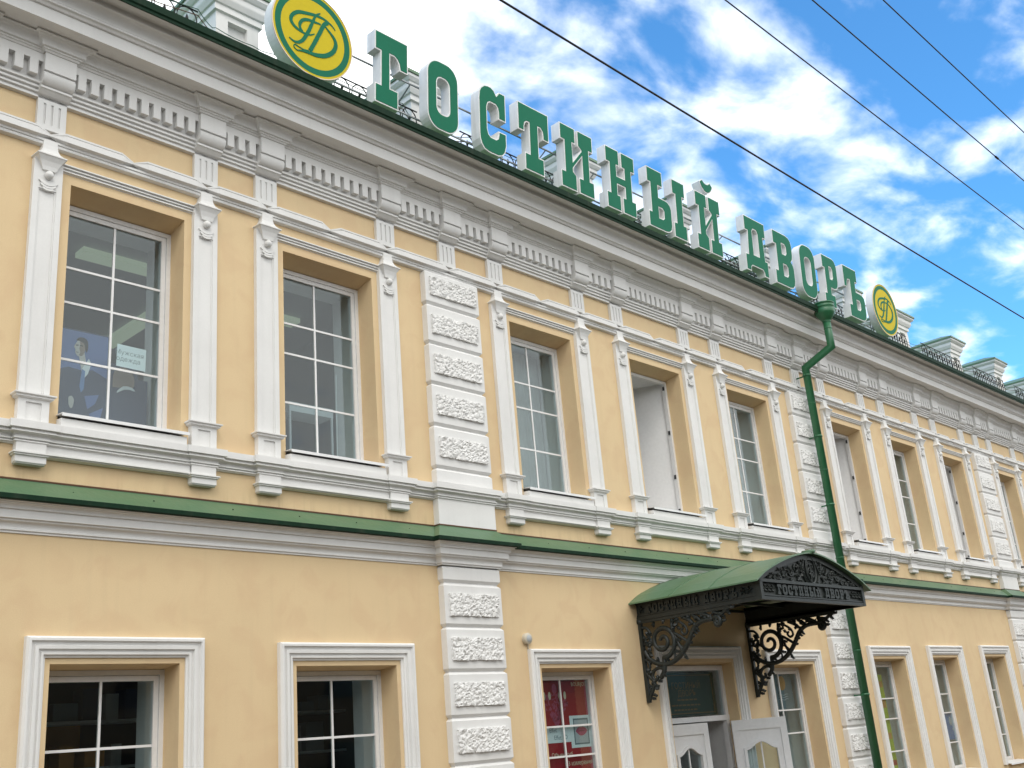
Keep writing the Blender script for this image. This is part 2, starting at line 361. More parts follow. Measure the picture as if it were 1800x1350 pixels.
def wloc(o):
    v = Vector((0, 0, 0))
    while o is not None: v = v + o.location; o = o.parent
    return v
def place(name, me, parent, at):
    o = bpy.data.objects.new(name, me); COL.objects.link(o)
    o.location = Vector(at) - wloc(parent)
    if parent is not None: o.parent = parent
    return o
def tag(o, label, cat, group=None, kind=None):
    if label: o['label'] = label
    if cat: o['category'] = cat
    if group: o['group'] = group
    if kind: o['kind'] = kind
    return o
def empty(name, loc=(0, 0, 0), label=None, cat=None, group=None):
    o = bpy.data.objects.new(name, None); COL.objects.link(o); o.location = loc; o.empty_display_size = 0.3
    return tag(o, label, cat, group)
def part(name, mat, parent, fn, at=None):
    b = MB(); fn(b); return b.build(name, mat, parent, at)
def arc(cx, cz, r, a0, a1, n, rz=None):
    rz = rz or r
    return [(cx + r * math.cos(R(a0 + (a1 - a0) * i / n)), cz + rz * math.sin(R(a0 + (a1 - a0) * i / n))) for i in range(n + 1)]
def inset(loop, d):
    """move a polygon's edges by d to the left of the walking direction"""
    n = len(loop); out = []
    for i in range(n):
        p0, p1, p2 = loop[i - 1], loop[i], loop[(i + 1) % n]
        a = Vector((p1[0] - p0[0], p1[1] - p0[1])).normalized(); b = Vector((p2[0] - p1[0], p2[1] - p1[1])).normalized()
        n1_, n2_ = Vector((-a.y, a.x)), Vector((-b.y, b.x)); den = max(0.35, 1 + n1_.dot(n2_)); mv = (n1_ + n2_) / den
        out.append((p1[0] + d * mv.x, p1[1] + d * mv.y))
    return out
def area(lp): return sum(lp[i - 1][0] * lp[i][1] - lp[i][0] * lp[i - 1][1] for i in range(len(lp))) / 2
def ccw(lp): return lp if area(lp) > 0 else lp[::-1]
def cw(lp): return lp if area(lp) < 0 else lp[::-1]
def text_loops(body, size):
    c = bpy.data.curves.new('t', 'FONT'); c.body = body; c.size = size; c.align_x = 'CENTER'; c.align_y = 'CENTER'; c.resolution_u = 2
    o = bpy.data.objects.new('t', c); me = bpy.data.meshes.new_from_object(o)
    V = [tuple(v.co) for v in me.vertices]; F = [tuple(p.vertices) for p in me.polygons]
    bpy.data.objects.remove(o); bpy.data.curves.remove(c); bpy.data.meshes.remove(me)
    return V, F
def flat_text(mb, body, size, x, y, z, sx=1.0):
    V, F = text_loops(body, size)
    mb.add([(x + a * sx, y, z + b) for a, b, c in V], F)
def ribbon(mb, pts, wid, y0, y1):
    """flat brush stroke of varying width in the (x,z) plane"""
    n = len(pts); L, Rr = [], []
    for i, (x, z) in enumerate(pts):
        a = pts[max(i - 1, 0)]; b = pts[min(i + 1, n - 1)]; t = Vector((b[0] - a[0], b[1] - a[1])).normalized(); w = wid[i] / 2
        L.append((x - t.y * w, z + t.x * w)); Rr.append((x + t.y * w, z - t.x * w))
    V = [(a, y0, b) for a, b in L] + [(a, y0, b) for a, b in Rr] + [(a, y1, b) for a, b in L] + [(a, y1, b) for a, b in Rr]
    F = []
    for i in range(n - 1):
        F += [(i, i + 1, n + i + 1, n + i), (i, 2 * n + i, 2 * n + i + 1, i + 1), (n + i, n + i + 1, 3 * n + i + 1, 3 * n + i)]
    mb.add(V, F)
def smooth_line(pts, sub=4):
    out = []; n = len(pts)
    for i in range(n - 1):
        p0, p1, p2, p3 = pts[max(i - 1, 0)], pts[i], pts[i + 1], pts[min(i + 2, n - 1)]
        for s in range(sub):
            t = s / sub
            out.append(tuple(0.5 * (2 * p1[k] + (p2[k] - p0[k]) * t + (2 * p0[k] - 5 * p1[k] + 4 * p2[k] - p3[k]) * t * t + (3 * p1[k] - p0[k] - 3 * p2[k] + p3[k]) * t ** 3) for k in range(len(p1))))
    out.append(tuple(pts[-1])); return out

# ------------------------------------------------------------------ layout numbers (metres)
X0, X1 = -2.6, 41.0
UP = [(1.40, 2.72), (4.21, 5.53), (6.86, 8.24), (10.84, 12.22), (13.72, 15.14), (16.65, 18.04), (20.63, 21.94), (23.43, 24.74), (26.28, 27.52), (29.92, 31.16), (32.8, 34.1), (35.7, 37.0)]
OPEN = {4, 6, 8}
RC = [-0.35, 9.61, 19.33, 28.72, 38.4]        # rusticated pilaster centres
RW = 0.51
UZ0, UZ1 = 5.60, 8.21
GR = [(1.46, 2.78, 3.29), (4.27, 5.57, 3.27), (6.96, 8.37, 3.235), (10.88, 12.30, 3.18), (16.72, 18.14, 3.19), (20.56, 21.94, 3.28), (23.31, 24.62, 3.30), (26.19, 27.44, 3.32), (29.9, 31.2, 3.32), (32.8, 34.1, 3.32), (35.7, 37.0, 3.32)]
GZ0 = 0.95
DOOR = (13.66, 15.50, 0.15, 3.24)
PC = []                                        # pilaster centres
for a, b in UP: PC += [a - 0.265, b + 0.24]
BR = sorted(PC + RC)                           # bracket / frieze strip centres
YF, YI = 0.30, 0.85                            # window plane and inner wall face

# ------------------------------------------------------------------ ground
tag(part('road', 'asphalt', None, lambda b: b.quad((-400, -400, 0), (500, -400, 0), (500, 400, 0), (-400, 400, 0))), None, None, kind='structure')
tag(part('pavement', 'paving', None, lambda b: b.box(-60, 120, -4.0, 0.4, -0.2, 0.13)), None, None, kind='structure')
def kerb(b):
    for i in range(-20, 50): b.box(i * 1.5 + 0.005, i * 1.5 + 1.495, -4.18, -4.002, -0.2, 0.145)
tag(part('kerb', 'paving', None, kerb), None, None, kind='structure')
tag(part('far_pavement', 'paving', None, lambda b: b.box(-60, 120, -22.0, -16.0, -0.2, 0.13)), None, None, kind='structure')

# ------------------------------------------------------------------ the trading house
B = empty('trading_house', (0, 0, 0), 'long two-storey yellow stucco trading house with white moulded trim and green metal roof edge', 'building')

def wall(b):
    ops = [(a, c, UZ0, UZ1) for a, c in UP] + [(a, c, GZ0, t) for a, c, t in GR] + [DOOR]
    for yy in (0.0, YI):
        for zlo, zhi in ((0.0, 4.9), (4.9, 10.15)):
            oo = [o for o in ops if zlo <= o[2] < zhi]
            xs = sorted({X0, X1} | {o[0] for o in oo} | {o[1] for o in oo}); zs = sorted({zlo, zhi} | {o[2] for o in oo} | {o[3] for o in oo})
            for i in range(len(xs) - 1):
                cx = (xs[i] + xs[i + 1]) / 2; run = None
                for j in range(len(zs) - 1):
                    cz_ = (zs[j] + zs[j + 1]) / 2
                    hole = any(o[0] < cx < o[1] and o[2] < cz_ < o[3] for o in oo)
                    if not hole and run is None: run = zs[j]
                    if (hole or j == len(zs) - 2) and run is not None:
                        top = zs[j] if hole else zs[j + 1]
                        b.quad((xs[i], yy, run), (xs[i + 1], yy, run), (xs[i + 1], yy, top), (xs[i], yy, top)); run = None
    for o in ops:
        x0, x1, z0, z1 = o; dz = 0.07 if z0 > 4 else 0.03; y = YF + 0.06
        b.quad((x0, 0, z0), (x0, y, z0), (x0, y, z1 - dz), (x0, 0, z1)); b.quad((x1, 0, z0), (x1, 0, z1), (x1, y, z1 - dz), (x1, y, z0))
        b.quad((x0, 0, z1), (x0, y, z1 - dz), (x1, y, z1 - dz), (x1, 0, z1)); b.quad((x0, 0, z0), (x1, 0, z0), (x1, y, z0), (x0, y, z0))
part('wall', 'stucco', B, wall)
def sides(b):
    for x in (X0, X1): b.quad((x, 0, 0), (x, 9, 0), (x, 9, 10.6), (x, 0, 10.15))
    b.quad((X0, 9, 0), (X1, 9, 0), (X1, 9, 11), (X0, 9, 11))
part('end_wall', 'stucco', B, sides)
part('room_ceiling', 'ceiling', B, lambda b: (b.quad((X0, YI, 8.62), (X1, YI, 8.62), (X1, 8.9, 8.62), (X0, 8.9, 8.62))))
def rooms(b):
    b.quad((X0, 8.6, 4.7), (X1, 8.6, 4.7), (X1, 8.6, 8.7), (X0, 8.6, 8.7)); b.quad((X0, YI, 4.72), (X1, YI, 4.72), (X1, 8.9, 4.72), (X0, 8.9, 4.72))
    for x in (3.2, 9.6, 19.3, 28.7): b.box(x - .06, x + .06, YI, 8.6, 4.72, 8.62)
part('room_wall', 'room', B, rooms)
def shop(b):
    b.quad((X0, 6.0, 0.1), (X1, 6.0, 0.1), (X1, 6.0, 4.7), (X0, 6.0, 4.7)); b.quad((X0, YI, 0.14), (X1, YI, 0.14), (X1, 6, 0.14), (X0, 6, 0.14)); b.quad((X0, YI, 4.2), (X1, YI, 4.2), (X1, 6, 4.2), (X0, 6, 4.2))
    for x in (9.6, 19.3): b.box(x - .06, x + .06, YI, 6.0, 0.14, 4.2)
part('shop_wall', 'roomdark', B, shop)
for (x0, x1, y0, y1) in ((5.25, 6.35, 1.98, 2.22), (6.83, 7.05, 3.3, 4.85), (4.2, 4.42, 3.3, 4.6), (7.6, 8.8, 2.4, 2.64)):
    part('ceiling_lamp', 'tube', B, lambda b: b.box(x0, x1, y0, y1, 8.53, 8.6))

# --- upper cornice, straight
def cyma():
    pr = [(0.868, 10.112), (0.80, 10.108), (0.735, 10.098), (0.715, 10.085), (0.71, 10.06), (0.705, 10.045)]
    pr += [(0.70, 10.030)]
    for i in range(1, 9):
        t = i / 8; pr.append((0.70 - 0.11 * math.sin(t * math.pi / 2), 10.03 - 0.085 * (1 - math.cos(t * math.pi / 2)) - 0.012 * t))
    pr += [(0.585, 9.925), (0.60, 9.91), (0.60, 9.893), (0.575, 9.885), (0.555, 9.862), (0.53, 9.858), (0.53, 9.71), (0.505, 9.71), (0.505, 9.722), (0.0, 9.722)]
    return pr
part('cornice', 'white', B, lambda b: b.sweep(cyma(), [(X0, 0), (X1, 0)]))
def gutter(b):
    b.sweep([(0.80, 10.21), (0.90, 10.19), (0.90, 10.10), (0.885, 10.085), (0.885, 10.052), (0.868, 10.052), (0.868, 10.112)], [(X0, 0), (X1, 0)])
part('gutter', 'greendark', B, gutter)
def roof(b):
    b.quad((X0, -0.81, 10.2), (X1, -0.81, 10.2), (X1, 4.5, 12.2), (X0, 4.5, 12.2)); b.quad((X0, 4.5, 12.2), (X1, 4.5, 12.2), (X1, 9.2, 10.9), (X0, 9.2, 10.9))
    x = X0 + 0.3
    while x < X1:
        b.add([(x - .012, -0.78, 10.21), (x + .012, -0.78, 10.21), (x + .012, 4.5, 12.205), (x - .012, 4.5, 12.205), (x - .012, -0.78, 10.24), (x + .012, -0.78, 10.24), (x + .012, 4.5, 12.235), (x - .012, 4.5, 12.235)],
              [(0, 1, 5, 4), (4, 5, 6, 7), (0, 4, 7, 3), (1, 2, 6, 5)]); x += 0.6
part('roof', 'greenpaint', B, roof)

# --- bed moulding with breaks over the brackets
def ress(path_base, centres, half, out, x0=X0, x1=X1, base=0.0):
    p = [(x0, base)]
    for c in centres: p += [(c - half, base), (c - half, base + out), (c + half, base + out), (c + half, base)]
    return p + [(x1, base)]
bed = [(0.15, 9.72), (0.15, 9.70), (0.125, 9.695)]
for i in range(7):
    t = i / 6; bed.append((0.12 - 0.06 * math.sin(t * math.pi / 2), 9.69 - 0.07 * (1 - math.cos(t * math.pi / 2)) - 0.01 * t))
bed += [(0.06, 9.605), (0.035, 9.60), (0.035, 9.585), (0.02, 9.58), (0.01, 9.562), (0.0, 9.56)]
part('bed_moulding', 'white', B, lambda b: b.sweep(bed, ress(None, BR, 0.172, 0.05, base=0.16)))
fr = part('frieze', 'white', B, lambda b: (b.sweep([(0.16, 9.57), (0.16, 9.465), (0.085, 9.465), (0.085, 9.26), (0.112, 9.25), (0.112, 9.228), (0.078, 9.222), (0.092, 9.202), (0.092, 9.184), (0.058, 9.178), (0.074, 9.158), (0.074, 9.14), (0.044, 9.134), (0.050, 9.118), (0.050, 9.095), (0.0, 9.09)], [(X0, 0), (X1, 0)])))
den = MB().prism_x([(0.0, 0.0), (0.078, 0.0), (0.078, 0.175), (0.0, 0.175)], -0.044, 0.044).mesh('dentil', 'white')
for a, c in zip(BR[:-1], BR[1:]):
    lo, hi = a + 0.185, c - 0.185; n = max(1, round((hi - lo) / 0.147)); st = (hi - lo) / n
    for i in range(n): place('dentil', den, fr, (lo + st * (i + 0.5), -0.084, 9.292))
bprof = [(0.02, 9.558), (0.210, 9.558), (0.210, 9.348), (0.180, 9.344), (0.180, 9.336), (0.194, 9.332), (0.194, 9.320), (0.182, 9.316)]
for i in range(11):
    t = i / 10; bprof.append((0.206 - 0.092 * (1 - math.cos(t * math.pi / 2)), 9.310 - 0.105 * math.sin(t * math.pi / 2)))
bprof += [(0.136, 9.200), (0.136, 9.176), (0.120, 9.168), (0.080, 9.132), (0.052, 9.120), (0.02, 9.120)]
brk = MB().prism_x(bprof, -0.168, 0.168).mesh('bracket', 'white')
for c in BR: place('bracket', brk, fr, (c, 0, 0))

# --- fluted strips under the brackets
def strip(b):
    xs = [-0.153, -0.09, -0.066, -0.012, 0.012, 0.066, 0.09, 0.153]; zs = [8.738, 8.80, 9.05, 9.13]
    b.blockmap(xs, zs, lambda i, j: 0.034 if (i in (1, 3, 5) and j == 1) else 0.05, 0.01)
stm = MB(); strip(stm); stm = stm.mesh('fluted_strip', 'white')
for c in BR: place('fluted_strip', stm, B, (c, 0, 0))

# --- string course with pinched knots
nodes = sorted(BR + [(a + c) / 2 for a, c in UP])
sc_ = part('string_course', 'white', B, lambda b: b.sweep([(0.0, 8.71), (0.024, 8.70), (0.024, 8.622), (0.070, 8.615), (0.068, 8.592), (0.052, 8.588), (0.058, 8.572), (0.054, 8.555), (0.03, 8.548), (0.0, 8.546)], [(X0, 0), (X1, 0)]))
for a, c in zip(nodes[:-1], nodes[1:]):
    def bar(b):
        V = []; t = 0.15
        secs = [(a - 0.004, 8.672, 0), (a + t, 8.672, 1), (c - t, 8.672, 1), (c + 0.004, 8.672, 0)]
        for x, z, k in secs:
            h = 0.055 * k + 0.006
            V += [(x, -0.03, z + h + 0.014), (x, -(0.060 + 0.030 * k), z + h + 0.012), (x, -(0.060 + 0.030 * k), z + h * 0.86), (x, -0.045, z + h * 0.74), (x, -0.045, z + h * 0.58), (x, -(0.062 + 0.050 * k), z + h * 0.46), (x, -(0.062 + 0.056 * k), z - h * 0.72), (x, -0.045, z - h * 1.10)]
        b.add(V, [(s * 8 + j, s * 8 + j + 1, (s + 1) * 8 + j + 1, (s + 1) * 8 + j) for s in range(3) for j in range(7)])
    part('knotted_bar', 'white', sc_, bar)

# --- slender pilasters of the upper floor
def pil_shaft(b):
    b.blockmap([-0.15, -0.092, -0.078, 0.078, 0.092, 0.15], [5.74, 5.80, 5.815, 8.02, 8.035, 8.37], lambda i, j: 0.06 if (i in (0, 4) or j in (0, 4)) else (0.05 if (i in (1, 3) or j in (1, 3)) else 0.04), 0.0)
    xs = [-0.15, -0.075, 0.075, 0.15]; b.blockmap(xs, [5.49, 5.53, 5.715, 5.76], lambda i, j: 0.058 if (i == 1 and j == 1) else 0.074, 0.0)
def pil_cap(b):
    secs = [(8.61, .078, .07), (8.55, .080, .072), (8.50, .086, .078), (8.455, .105, .095), (8.425, .135, .12), (8.405, .163, .148), (8.392, .163, .148), (8.385, .150, .138), (8.34, .120, .112), (8.29, .092, .094), (8.245, .072, .084), (8.238, .05, .062)]
    V = []
    for z, w, p in secs: V += [(-w, 0, z), (-w * 0.93, -p, z), (w * 0.93, -p, z), (w, 0, z)]
    b.add(V, [(i * 4 + j, i * 4 + j + 1, i * 4 + 5 + j, i * 4 + 4 + j) for i in range(len(secs) - 1) for j in range(3)])
    b.add(V[-4:], [(0, 1, 2, 3)]); b.add(V[:4], [(0, 1, 2, 3)])
def pil_arcs(b):
    for r, w, dz, sp in ((0.105, 0.022, 0, 52), (0.105, 0.018, -0.035, 42), (0.10, 0.016, -0.068, 30)):
        o = arc(0, 8.20 + dz, r + w, 270 - sp, 270 + sp, 10) + arc(0, 8.205 + dz, r, 270 + sp, 270 - sp, 10)
        b.poly([o], -0.078, -0.03)
def pil_base(b):
    b.sweep([(0.0, 5.80), (0.05, 5.795), (0.05, 5.782), (0.03, 5.772), (0.032, 5.758), (0.015, 5.748), (0.0, 5.742)], [(-0.15, 0.0), (-0.15, 0.072), (0.15, 0.072), (0.15, 0.0)])
pm = {}
for nm, fn in (('pilaster', pil_shaft), ('capital', pil_cap), ('crescent', pil_arcs), ('base_cap', pil_base)):
    q = MB(); fn(q); pm[nm] = q.mesh(nm, 'white')
pm['ball'] = MB().sphere((0, -0.085, 8.19), 0.046).mesh('ball', 'white')
for c in PC:
    p_ = place('pilaster', pm['pilaster'], B, (c, 0, 0))
    for nm in ('capital', 'ball', 'crescent', 'base_cap'): place(nm, pm[nm], p_, (c, 0, 0))
for a, c in UP:
    part('label_moulding', 'white', B, lambda b: b.sweep([(0.0, 8.408), (0.060, 8.402), (0.060, 8.388), (0.030, 8.382), (0.044, 8.372), (0.044, 8.358), (0.018, 8.352), (0.030, 8.342), (0.030, 8.328), (0.008, 8.322), (0.0, 8.315)], [(a - 0.115, 0), (c + 0.09, 0)]))

# --- sill course with breaks, aprons and corbels
path = [(X0, 0.03)]
ev = [('R', c - RW - 0.0, c + RW) for c in RC] + [('W', a - 0.415, c + 0.39) for a, c in UP]
ev.sort(key=lambda e: e[1])
for k_, l_, r_ in ev:
    if k_ == 'R': path += [(l_, 0.03), (l_, 0.105), (r_, 0.105), (r_, 0.03)]
    else:
        path += [(l_, 0.03), (l_, 0.078), (l_ + 0.30, 0.078), (l_ + 0.30, 0.062), (r_ - 0.30, 0.062), (r_ - 0.30, 0.078), (r_, 0.078), (r_, 0.03)]
path += [(X1, 0.03)]
sill_prof = [(-0.03, 5.505), (0.085, 5.500), (0.085, 5.428), (0.058, 5.424), (0.058, 5.408), (0.066, 5.404), (0.066, 5.394), (0.050, 5.390)]
for i in range(6):
    t = i / 5; sill_prof.append((0.046 - 0.034 * math.sin(t * math.pi / 2), 5.386 - 0.028 * (1 - math.cos(t * math.pi / 2)) - 0.006 * t))
sill_prof += [(0.026, 5.350), (0.026, 5.336), (0.004, 5.332), (0.014, 5.324), (0.014, 5.312), (-0.006, 5.306), (-0.006, 5.300), (-0.03, 5.296)]
sc2 = part('sill_course', 'white', B, lambda b: b.sweep(sill_prof, path))
for a, c in UP:
    part('apron', 'white', sc2, lambda b: b.sweep([(0.050, 5.30), (0.050, 5.226), (0.080, 5.222), (0.080, 5.208), (0.058, 5.204), (0.064, 5.196), (0.03, 5.186), (0.0, 5.184)], [(a - 0.115, 0), (c + 0.09, 0)]))
cb = MB()
cb.sweep([(0, 5.31), (0, 5.215), (0.034, 5.21), (0.034, 5.196), (0.02, 5.192), (0.022, 5.180), (0.004, 5.175), (0.004, 5.115), (-0.012, 5.098), (-0.05, 5.098)], [(-0.142, 0.0), (-0.142, 0.082), (0.142, 0.082), (0.142, 0.0)])
cb.quad((-.146, -.03, 5.098), (-.146, -.07, 5.098), (.146, -.07, 5.098), (.146, -.03, 5.098))
cb.quad((-.13, 0, 5.0985), (-.13, -.03, 5.0985), (.13, -.03, 5.0985), (.13, 0, 5.0985))
cbm = cb.mesh('corbel', 'white')
for c in PC: place('corbel', cbm, sc2, (c, 0, 0))

# --- belt cornice between the floors, green flashing on top
bpath = ress(None, RC, RW, 0.10)
belt_prof = [(0.185, 4.735), (0.18, 4.712), (0.165, 4.708), (0.160, 4.698)]
for i in range(6):
    t = i / 5; belt_prof.append((0.150 - 0.030 * math.sin(t * math.pi / 2), 4.695 - 0.034 * (1 - math.cos(t * math.pi / 2)) - 0.006 * t))
belt_prof += [(0.118, 4.652), (0.100, 4.648), (0.100, 4.570), (0.080, 4.568), (0.076, 4.550)]
for i in range(6):
    t = i / 5; belt_prof.append((0.066 - 0.036 * math.sin(t * math.pi / 2), 4.543 - 0.040 * (1 - math.cos(t * math.pi / 2)) - 0.008 * t))
belt_prof += [(0.032, 4.49), (0.032, 4.472), (0.016, 4.468), (0.016, 4.450), (0.0, 4.446)]
belt = part('belt_cornice', 'white', B, lambda b: b.sweep(belt_prof, bpath))
part('belt_flashing', 'greenpaint', belt, lambda b: b.sweep([(0.0, 4.965), (0.004, 4.95), (0.225, 4.768)], bpath))
part('sealant_line', 'wire_red', belt, lambda b: b.sweep([(0.002, 4.974), (0.008, 4.966), (0.006, 4.955)], bpath))
part('drip_edge', 'greendark', belt, lambda b: b.sweep([(0.2252, 4.7678), (0.229, 4.762), (0.229, 4.722), (0.205, 4.716), (0.17, 4.718)], bpath))
scr = MB().lathe([(0.0, 0.006), (0.007, 0.006), (0.009, 0.0)], 0, 0, 6).mesh('screw', 'greendark')
x = X0 + 0.2
while x < X1 - 0.2:
    if all(abs(x - c) > RW + 0.25 for c in RC):
        s_ = place('screw', scr, belt, (x, -0.115 - random.uniform(-.012, .012), 4.861)); s_.rotation_euler = (R(39.6), 0, 0)
    x += 0.86 + random.uniform(-.06, .06)

# --- rusticated pilasters
def rock(seed, w=0.86, h=0.275):
    rd = random.Random(seed); pts = [(rd.uniform(0, w), rd.uniform(0, h), rd.uniform(0.45, 1), rd.uniform(-1, 1), rd.uniform(-1, 1)) for _ in range(150)]
    nx, nz = 52, 18; b = MB(); V = []
    for j in range(nz + 1):
        for i in range(nx + 1):
            px = w * i / nx + (rd.uniform(-.004, .004) if 0 < i < nx else 0); pz = h * j / nz + (rd.uniform(-.004, .004) if 0 < j < nz else 0)
            ds = sorted((math.hypot(px - a, pz - c), k) for k, (a, c, *_r) in enumerate(pts)); d1, k = ds[0]; d2 = ds[1][0]
            q = pts[k]; hh = 0.012 + 0.034 * q[2] * min(1, (d2 - d1) / 0.012) * 0.55 + (q[3] * (px - q[0]) + q[4] * (pz - q[1])) * 0.36 - d1 * 0.16
            e = min(i, nx - i, j, nz - j); hh = max(0.008, hh + 0.012)
            ex = rd.uniform(-.006, .006) if e == 0 else 0
            V.append((px - w / 2 + (ex if i in (0, nx) else 0), -hh, pz + (ex if j in (0, nz) else 0)))
    F = [(j * (nx + 1) + i, j * (nx + 1) + i + 1, (j + 1) * (nx + 1) + i + 1, (j + 1) * (nx + 1) + i) for j in range(nz) for i in range(nx)]
    b.add(V, F)
    rim = [i for i in range(nx + 1)] + [j * (nx + 1) + nx for j in range(1, nz + 1)] + [nz * (nx + 1) + i for i in range(nx - 1, -1, -1)] + [j * (nx + 1) for j in range(nz - 1, 0, -1)]
    k = len(rim); V2 = [V[i] for i in rim] + [(V[i][0], 0.0, V[i][2]) for i in rim]
    b.add(V2, [(i, (i + 1) % k, k + (i + 1) % k, k + i) for i in range(k)])
    return b.mesh('rock_panel', 'rock')
rocks = [rock(s) for s in (3, 8, 21, 34)]
def block(b, h, w=RW - 0.005, p=0.10, ch=0.028):
    """rusticated block: bevelled edges at top, bottom and front corners"""
    b.sweep([(-ch, h), (0, h - ch), (0, ch * 1.2), (-ch, 0)], [(-w, 0.0), (-w, p), (w, p), (w, 0.0)])
    b.quad((-w + ch, 0, h), (-w + ch, -p + ch, h), (w - ch, -p + ch, h), (w - ch, 0, h)); b.quad((-w + ch, 0, 0), (w - ch, 0, 0), (w - ch, -p + ch, 0), (-w + ch, -p + ch, 0))
blk = {}
def get_block(h):
    k = round(h, 3)
    if k not in blk: q = MB(); block(q, h); blk[k] = q.mesh('quoin_block', 'white')
    return blk[k]
UB = [(8.052, 8.545), (7.47, 8.04), (6.888, 7.458), (6.306, 6.876), (5.724, 6.294), (5.50, 5.712)]
LB = [(4.238, 4.448)] + [(4.232 - 0.5435 * (i + 1), 4.232 - 0.5435 * i - 0.012) for i in range(8)]
ri = 0
for c in RC:
    rp_ = part('rusticated_pilaster', 'white', B, lambda b: (b.box(c - RW + 0.04, c + RW - 0.04, -0.068, 0.0, 5.5, 8.55), b.box(c - RW + 0.04, c + RW - 0.04, -0.068, 0.0, 0.1, 4.45), b.box(c - RW, c + RW, -0.102, 0.0, 4.93, 5.33)))
    for k, (z0, z1) in enumerate(UB):
        place('quoin_block', get_block(z1 - z0), rp_, (c, 0, z0))
        if k < 5:
            o = place('rock_panel', rocks[ri % 4], rp_, (c, -0.10, z0 + (0.145 if k else 0.13))); ri += 1
    for k, (z0, z1) in enumerate(LB):
        place('quoin_block', get_block(z1 - z0), rp_, (c, 0, z0))
        if k > 0: place('rock_panel', rocks[ri % 4], rp_, (c, -0.10, z0 + 0.13)); ri += 1

# --- windows
def window(x0, x1, z0, z1, rows, glazed=True, upper=True):
    """frame with children: panes, glazing bars, sill board, white inner reveal"""
    y0, y1 = YF, YF + 0.07; hd = 0.10 if upper else 0.075; fw = 0.05; sw = 0.055 if glazed else 0.0
    zt = z1 - (0.07 if upper else 0.03)
    def fr_(b):
        b.poly([ccw([(x0, z0), (x1, z0), (x1, zt), (x0, zt)]), cw([(x0 + fw, z0 + fw), (x1 - fw, z0 + fw), (x1 - fw, zt - fw), (x0 + fw, zt - fw)])], y0, y1)
        if glazed:
            a = fw + 0.004; c_ = fw + sw
            b.poly([ccw([(x0 + a, z0 + a), (x1 - a, z0 + a), (x1 - a, zt - a), (x0 + a, zt - a)]), cw([(x0 + c_, z0 + c_), (x1 - c_, z0 + c_), (x1 - c_, zt - c_), (x0 + c_, zt - c_)])], y0 + 0.014, y1 + 0.012)
    w = part('window', 'plastic', B, fr_)
    d = fw + sw
    if glazed:
        gx0, gx1, gz0, gz1 = x0 + d, x1 - d, z0 + d, zt - d; mxx = (gx0 + gx1) / 2; mt = 0.0125
        zs = [gz0] + [r for r in rows if gz0 + .1 < r < gz1 - .1] + [gz1]
        part('glazing_bar', 'plastic', w, lambda b: b.box(mxx - mt, mxx + mt, y0 + 0.028, y0 + 0.05, gz0, gz1))
        for zz in zs[1:-1]: part('glazing_bar', 'plastic', w, lambda b: b.box(gx0, gx1, y0 + 0.0295, y0 + 0.0485, zz - mt, zz + mt))
        for i in range(len(zs) - 1):
            for (a, c_) in ((gx0, mxx), (mxx, gx1)):
                part('pane', 'glass', w, lambda b: b.box(a - 0.001, c_ + 0.001, y0 + 0.036, y0 + 0.042, zs[i], zs[i + 1]))
    else:
        for fz in (0.06, 0.30, 0.62, 0.95):
            part('hinge', 'hinge', w, lambda b: b.box(x1 - fw - 0.012, x1 - fw - 0.001, y0 + 0.012, y0 + 0.05, z0 + (zt - z0) * fz - 0.035, z0 + (zt - z0) * fz + 0.035))
    def rev(b):
        ya, yb = YF + 0.085, (YI + 0.002 if glazed else 1.22); e = 0.004
        b.quad((x0 + e, ya, z0), (x0 + e, yb, z0), (x0 + e, yb, zt), (x0 + e, ya, zt)); xr = x1 - e if glazed else x1 - 0.38
        b.quad((x1 - e, ya, z0), (x1 - e, ya, zt), (xr, yb, zt), (xr, yb, z0))
        b.quad((x0, ya, zt - e), (x0, yb, zt - e), (x1, yb, zt - e), (x1, ya, zt - e)); b.quad((x0, ya, z0 + e), (x1, ya, z0 + e), (x1, yb, z0 + e), (x0, yb, z0 + e))
    part('inner_reveal', 'reveal', w, rev)
    if upper:
        part('sill_base', 'white', w, lambda b: b.prism_x([(0.0, z0 - 0.05), (0.118, z0 - 0.062), (0.118, 5.4985), (0.0, 5.4985)], x0 - 0.012, x1 + 0.012))
        part('sill_board', 'plastic', w, lambda b: b.prism_x([(-0.30, z0 + 0.03), (0.145, z0 - 0.012), (0.145, z0 - 0.045), (0.137, z0 - 0.045), (0.137, z0 - 0.02), (-0.30, z0 + 0.018)], x0 - 0.015, x1 + 0.03))
    else:
        part('sill_board', 'plastic', w, lambda b: b.prism_x([(-0.22, z0 + 0.03), (0.10, z0 - 0.005), (0.10, z0 - 0.04), (0.09, z0 - 0.04), (0.09, z0 - 0.015), (-0.22, z0 + 0.015)], x0 - 0.02, x1 + 0.02))
    return w
for i, (a, c) in enumerate(UP):
    window(a, c, UZ0 + 0.05, UZ1, [6.38, 7.02, 7.42], i not in OPEN, True)
TRIM = [(0.19, 0.0), (0.19, 0.055), (0.172, 0.078), (0.150, 0.078), (0.138, 0.050), (0.112, 0.046), (0.106, 0.064), (0.076, 0.062), (0.068, 0.036), (0.050, 0.034), (0.046, 0.048), (0.026, 0.046), (0.02, 0.024), (0.0, 0.018), (0.0, 0.0)]
def trim(x0, x1, z0, z1):
    def f(b):
        V = []
        for w, p in TRIM: V += [(x0 - w, -p, z0), (x0 - w, -p, z1 + w), (x1 + w, -p, z1 + w), (x1 + w, -p, z0)]
        b.add(V, [(i * 4 + j, i * 4 + j + 1, i * 4 + 5 + j, i * 4 + 4 + j) for i in range(len(TRIM) - 1) for j in range(3)])
    return f
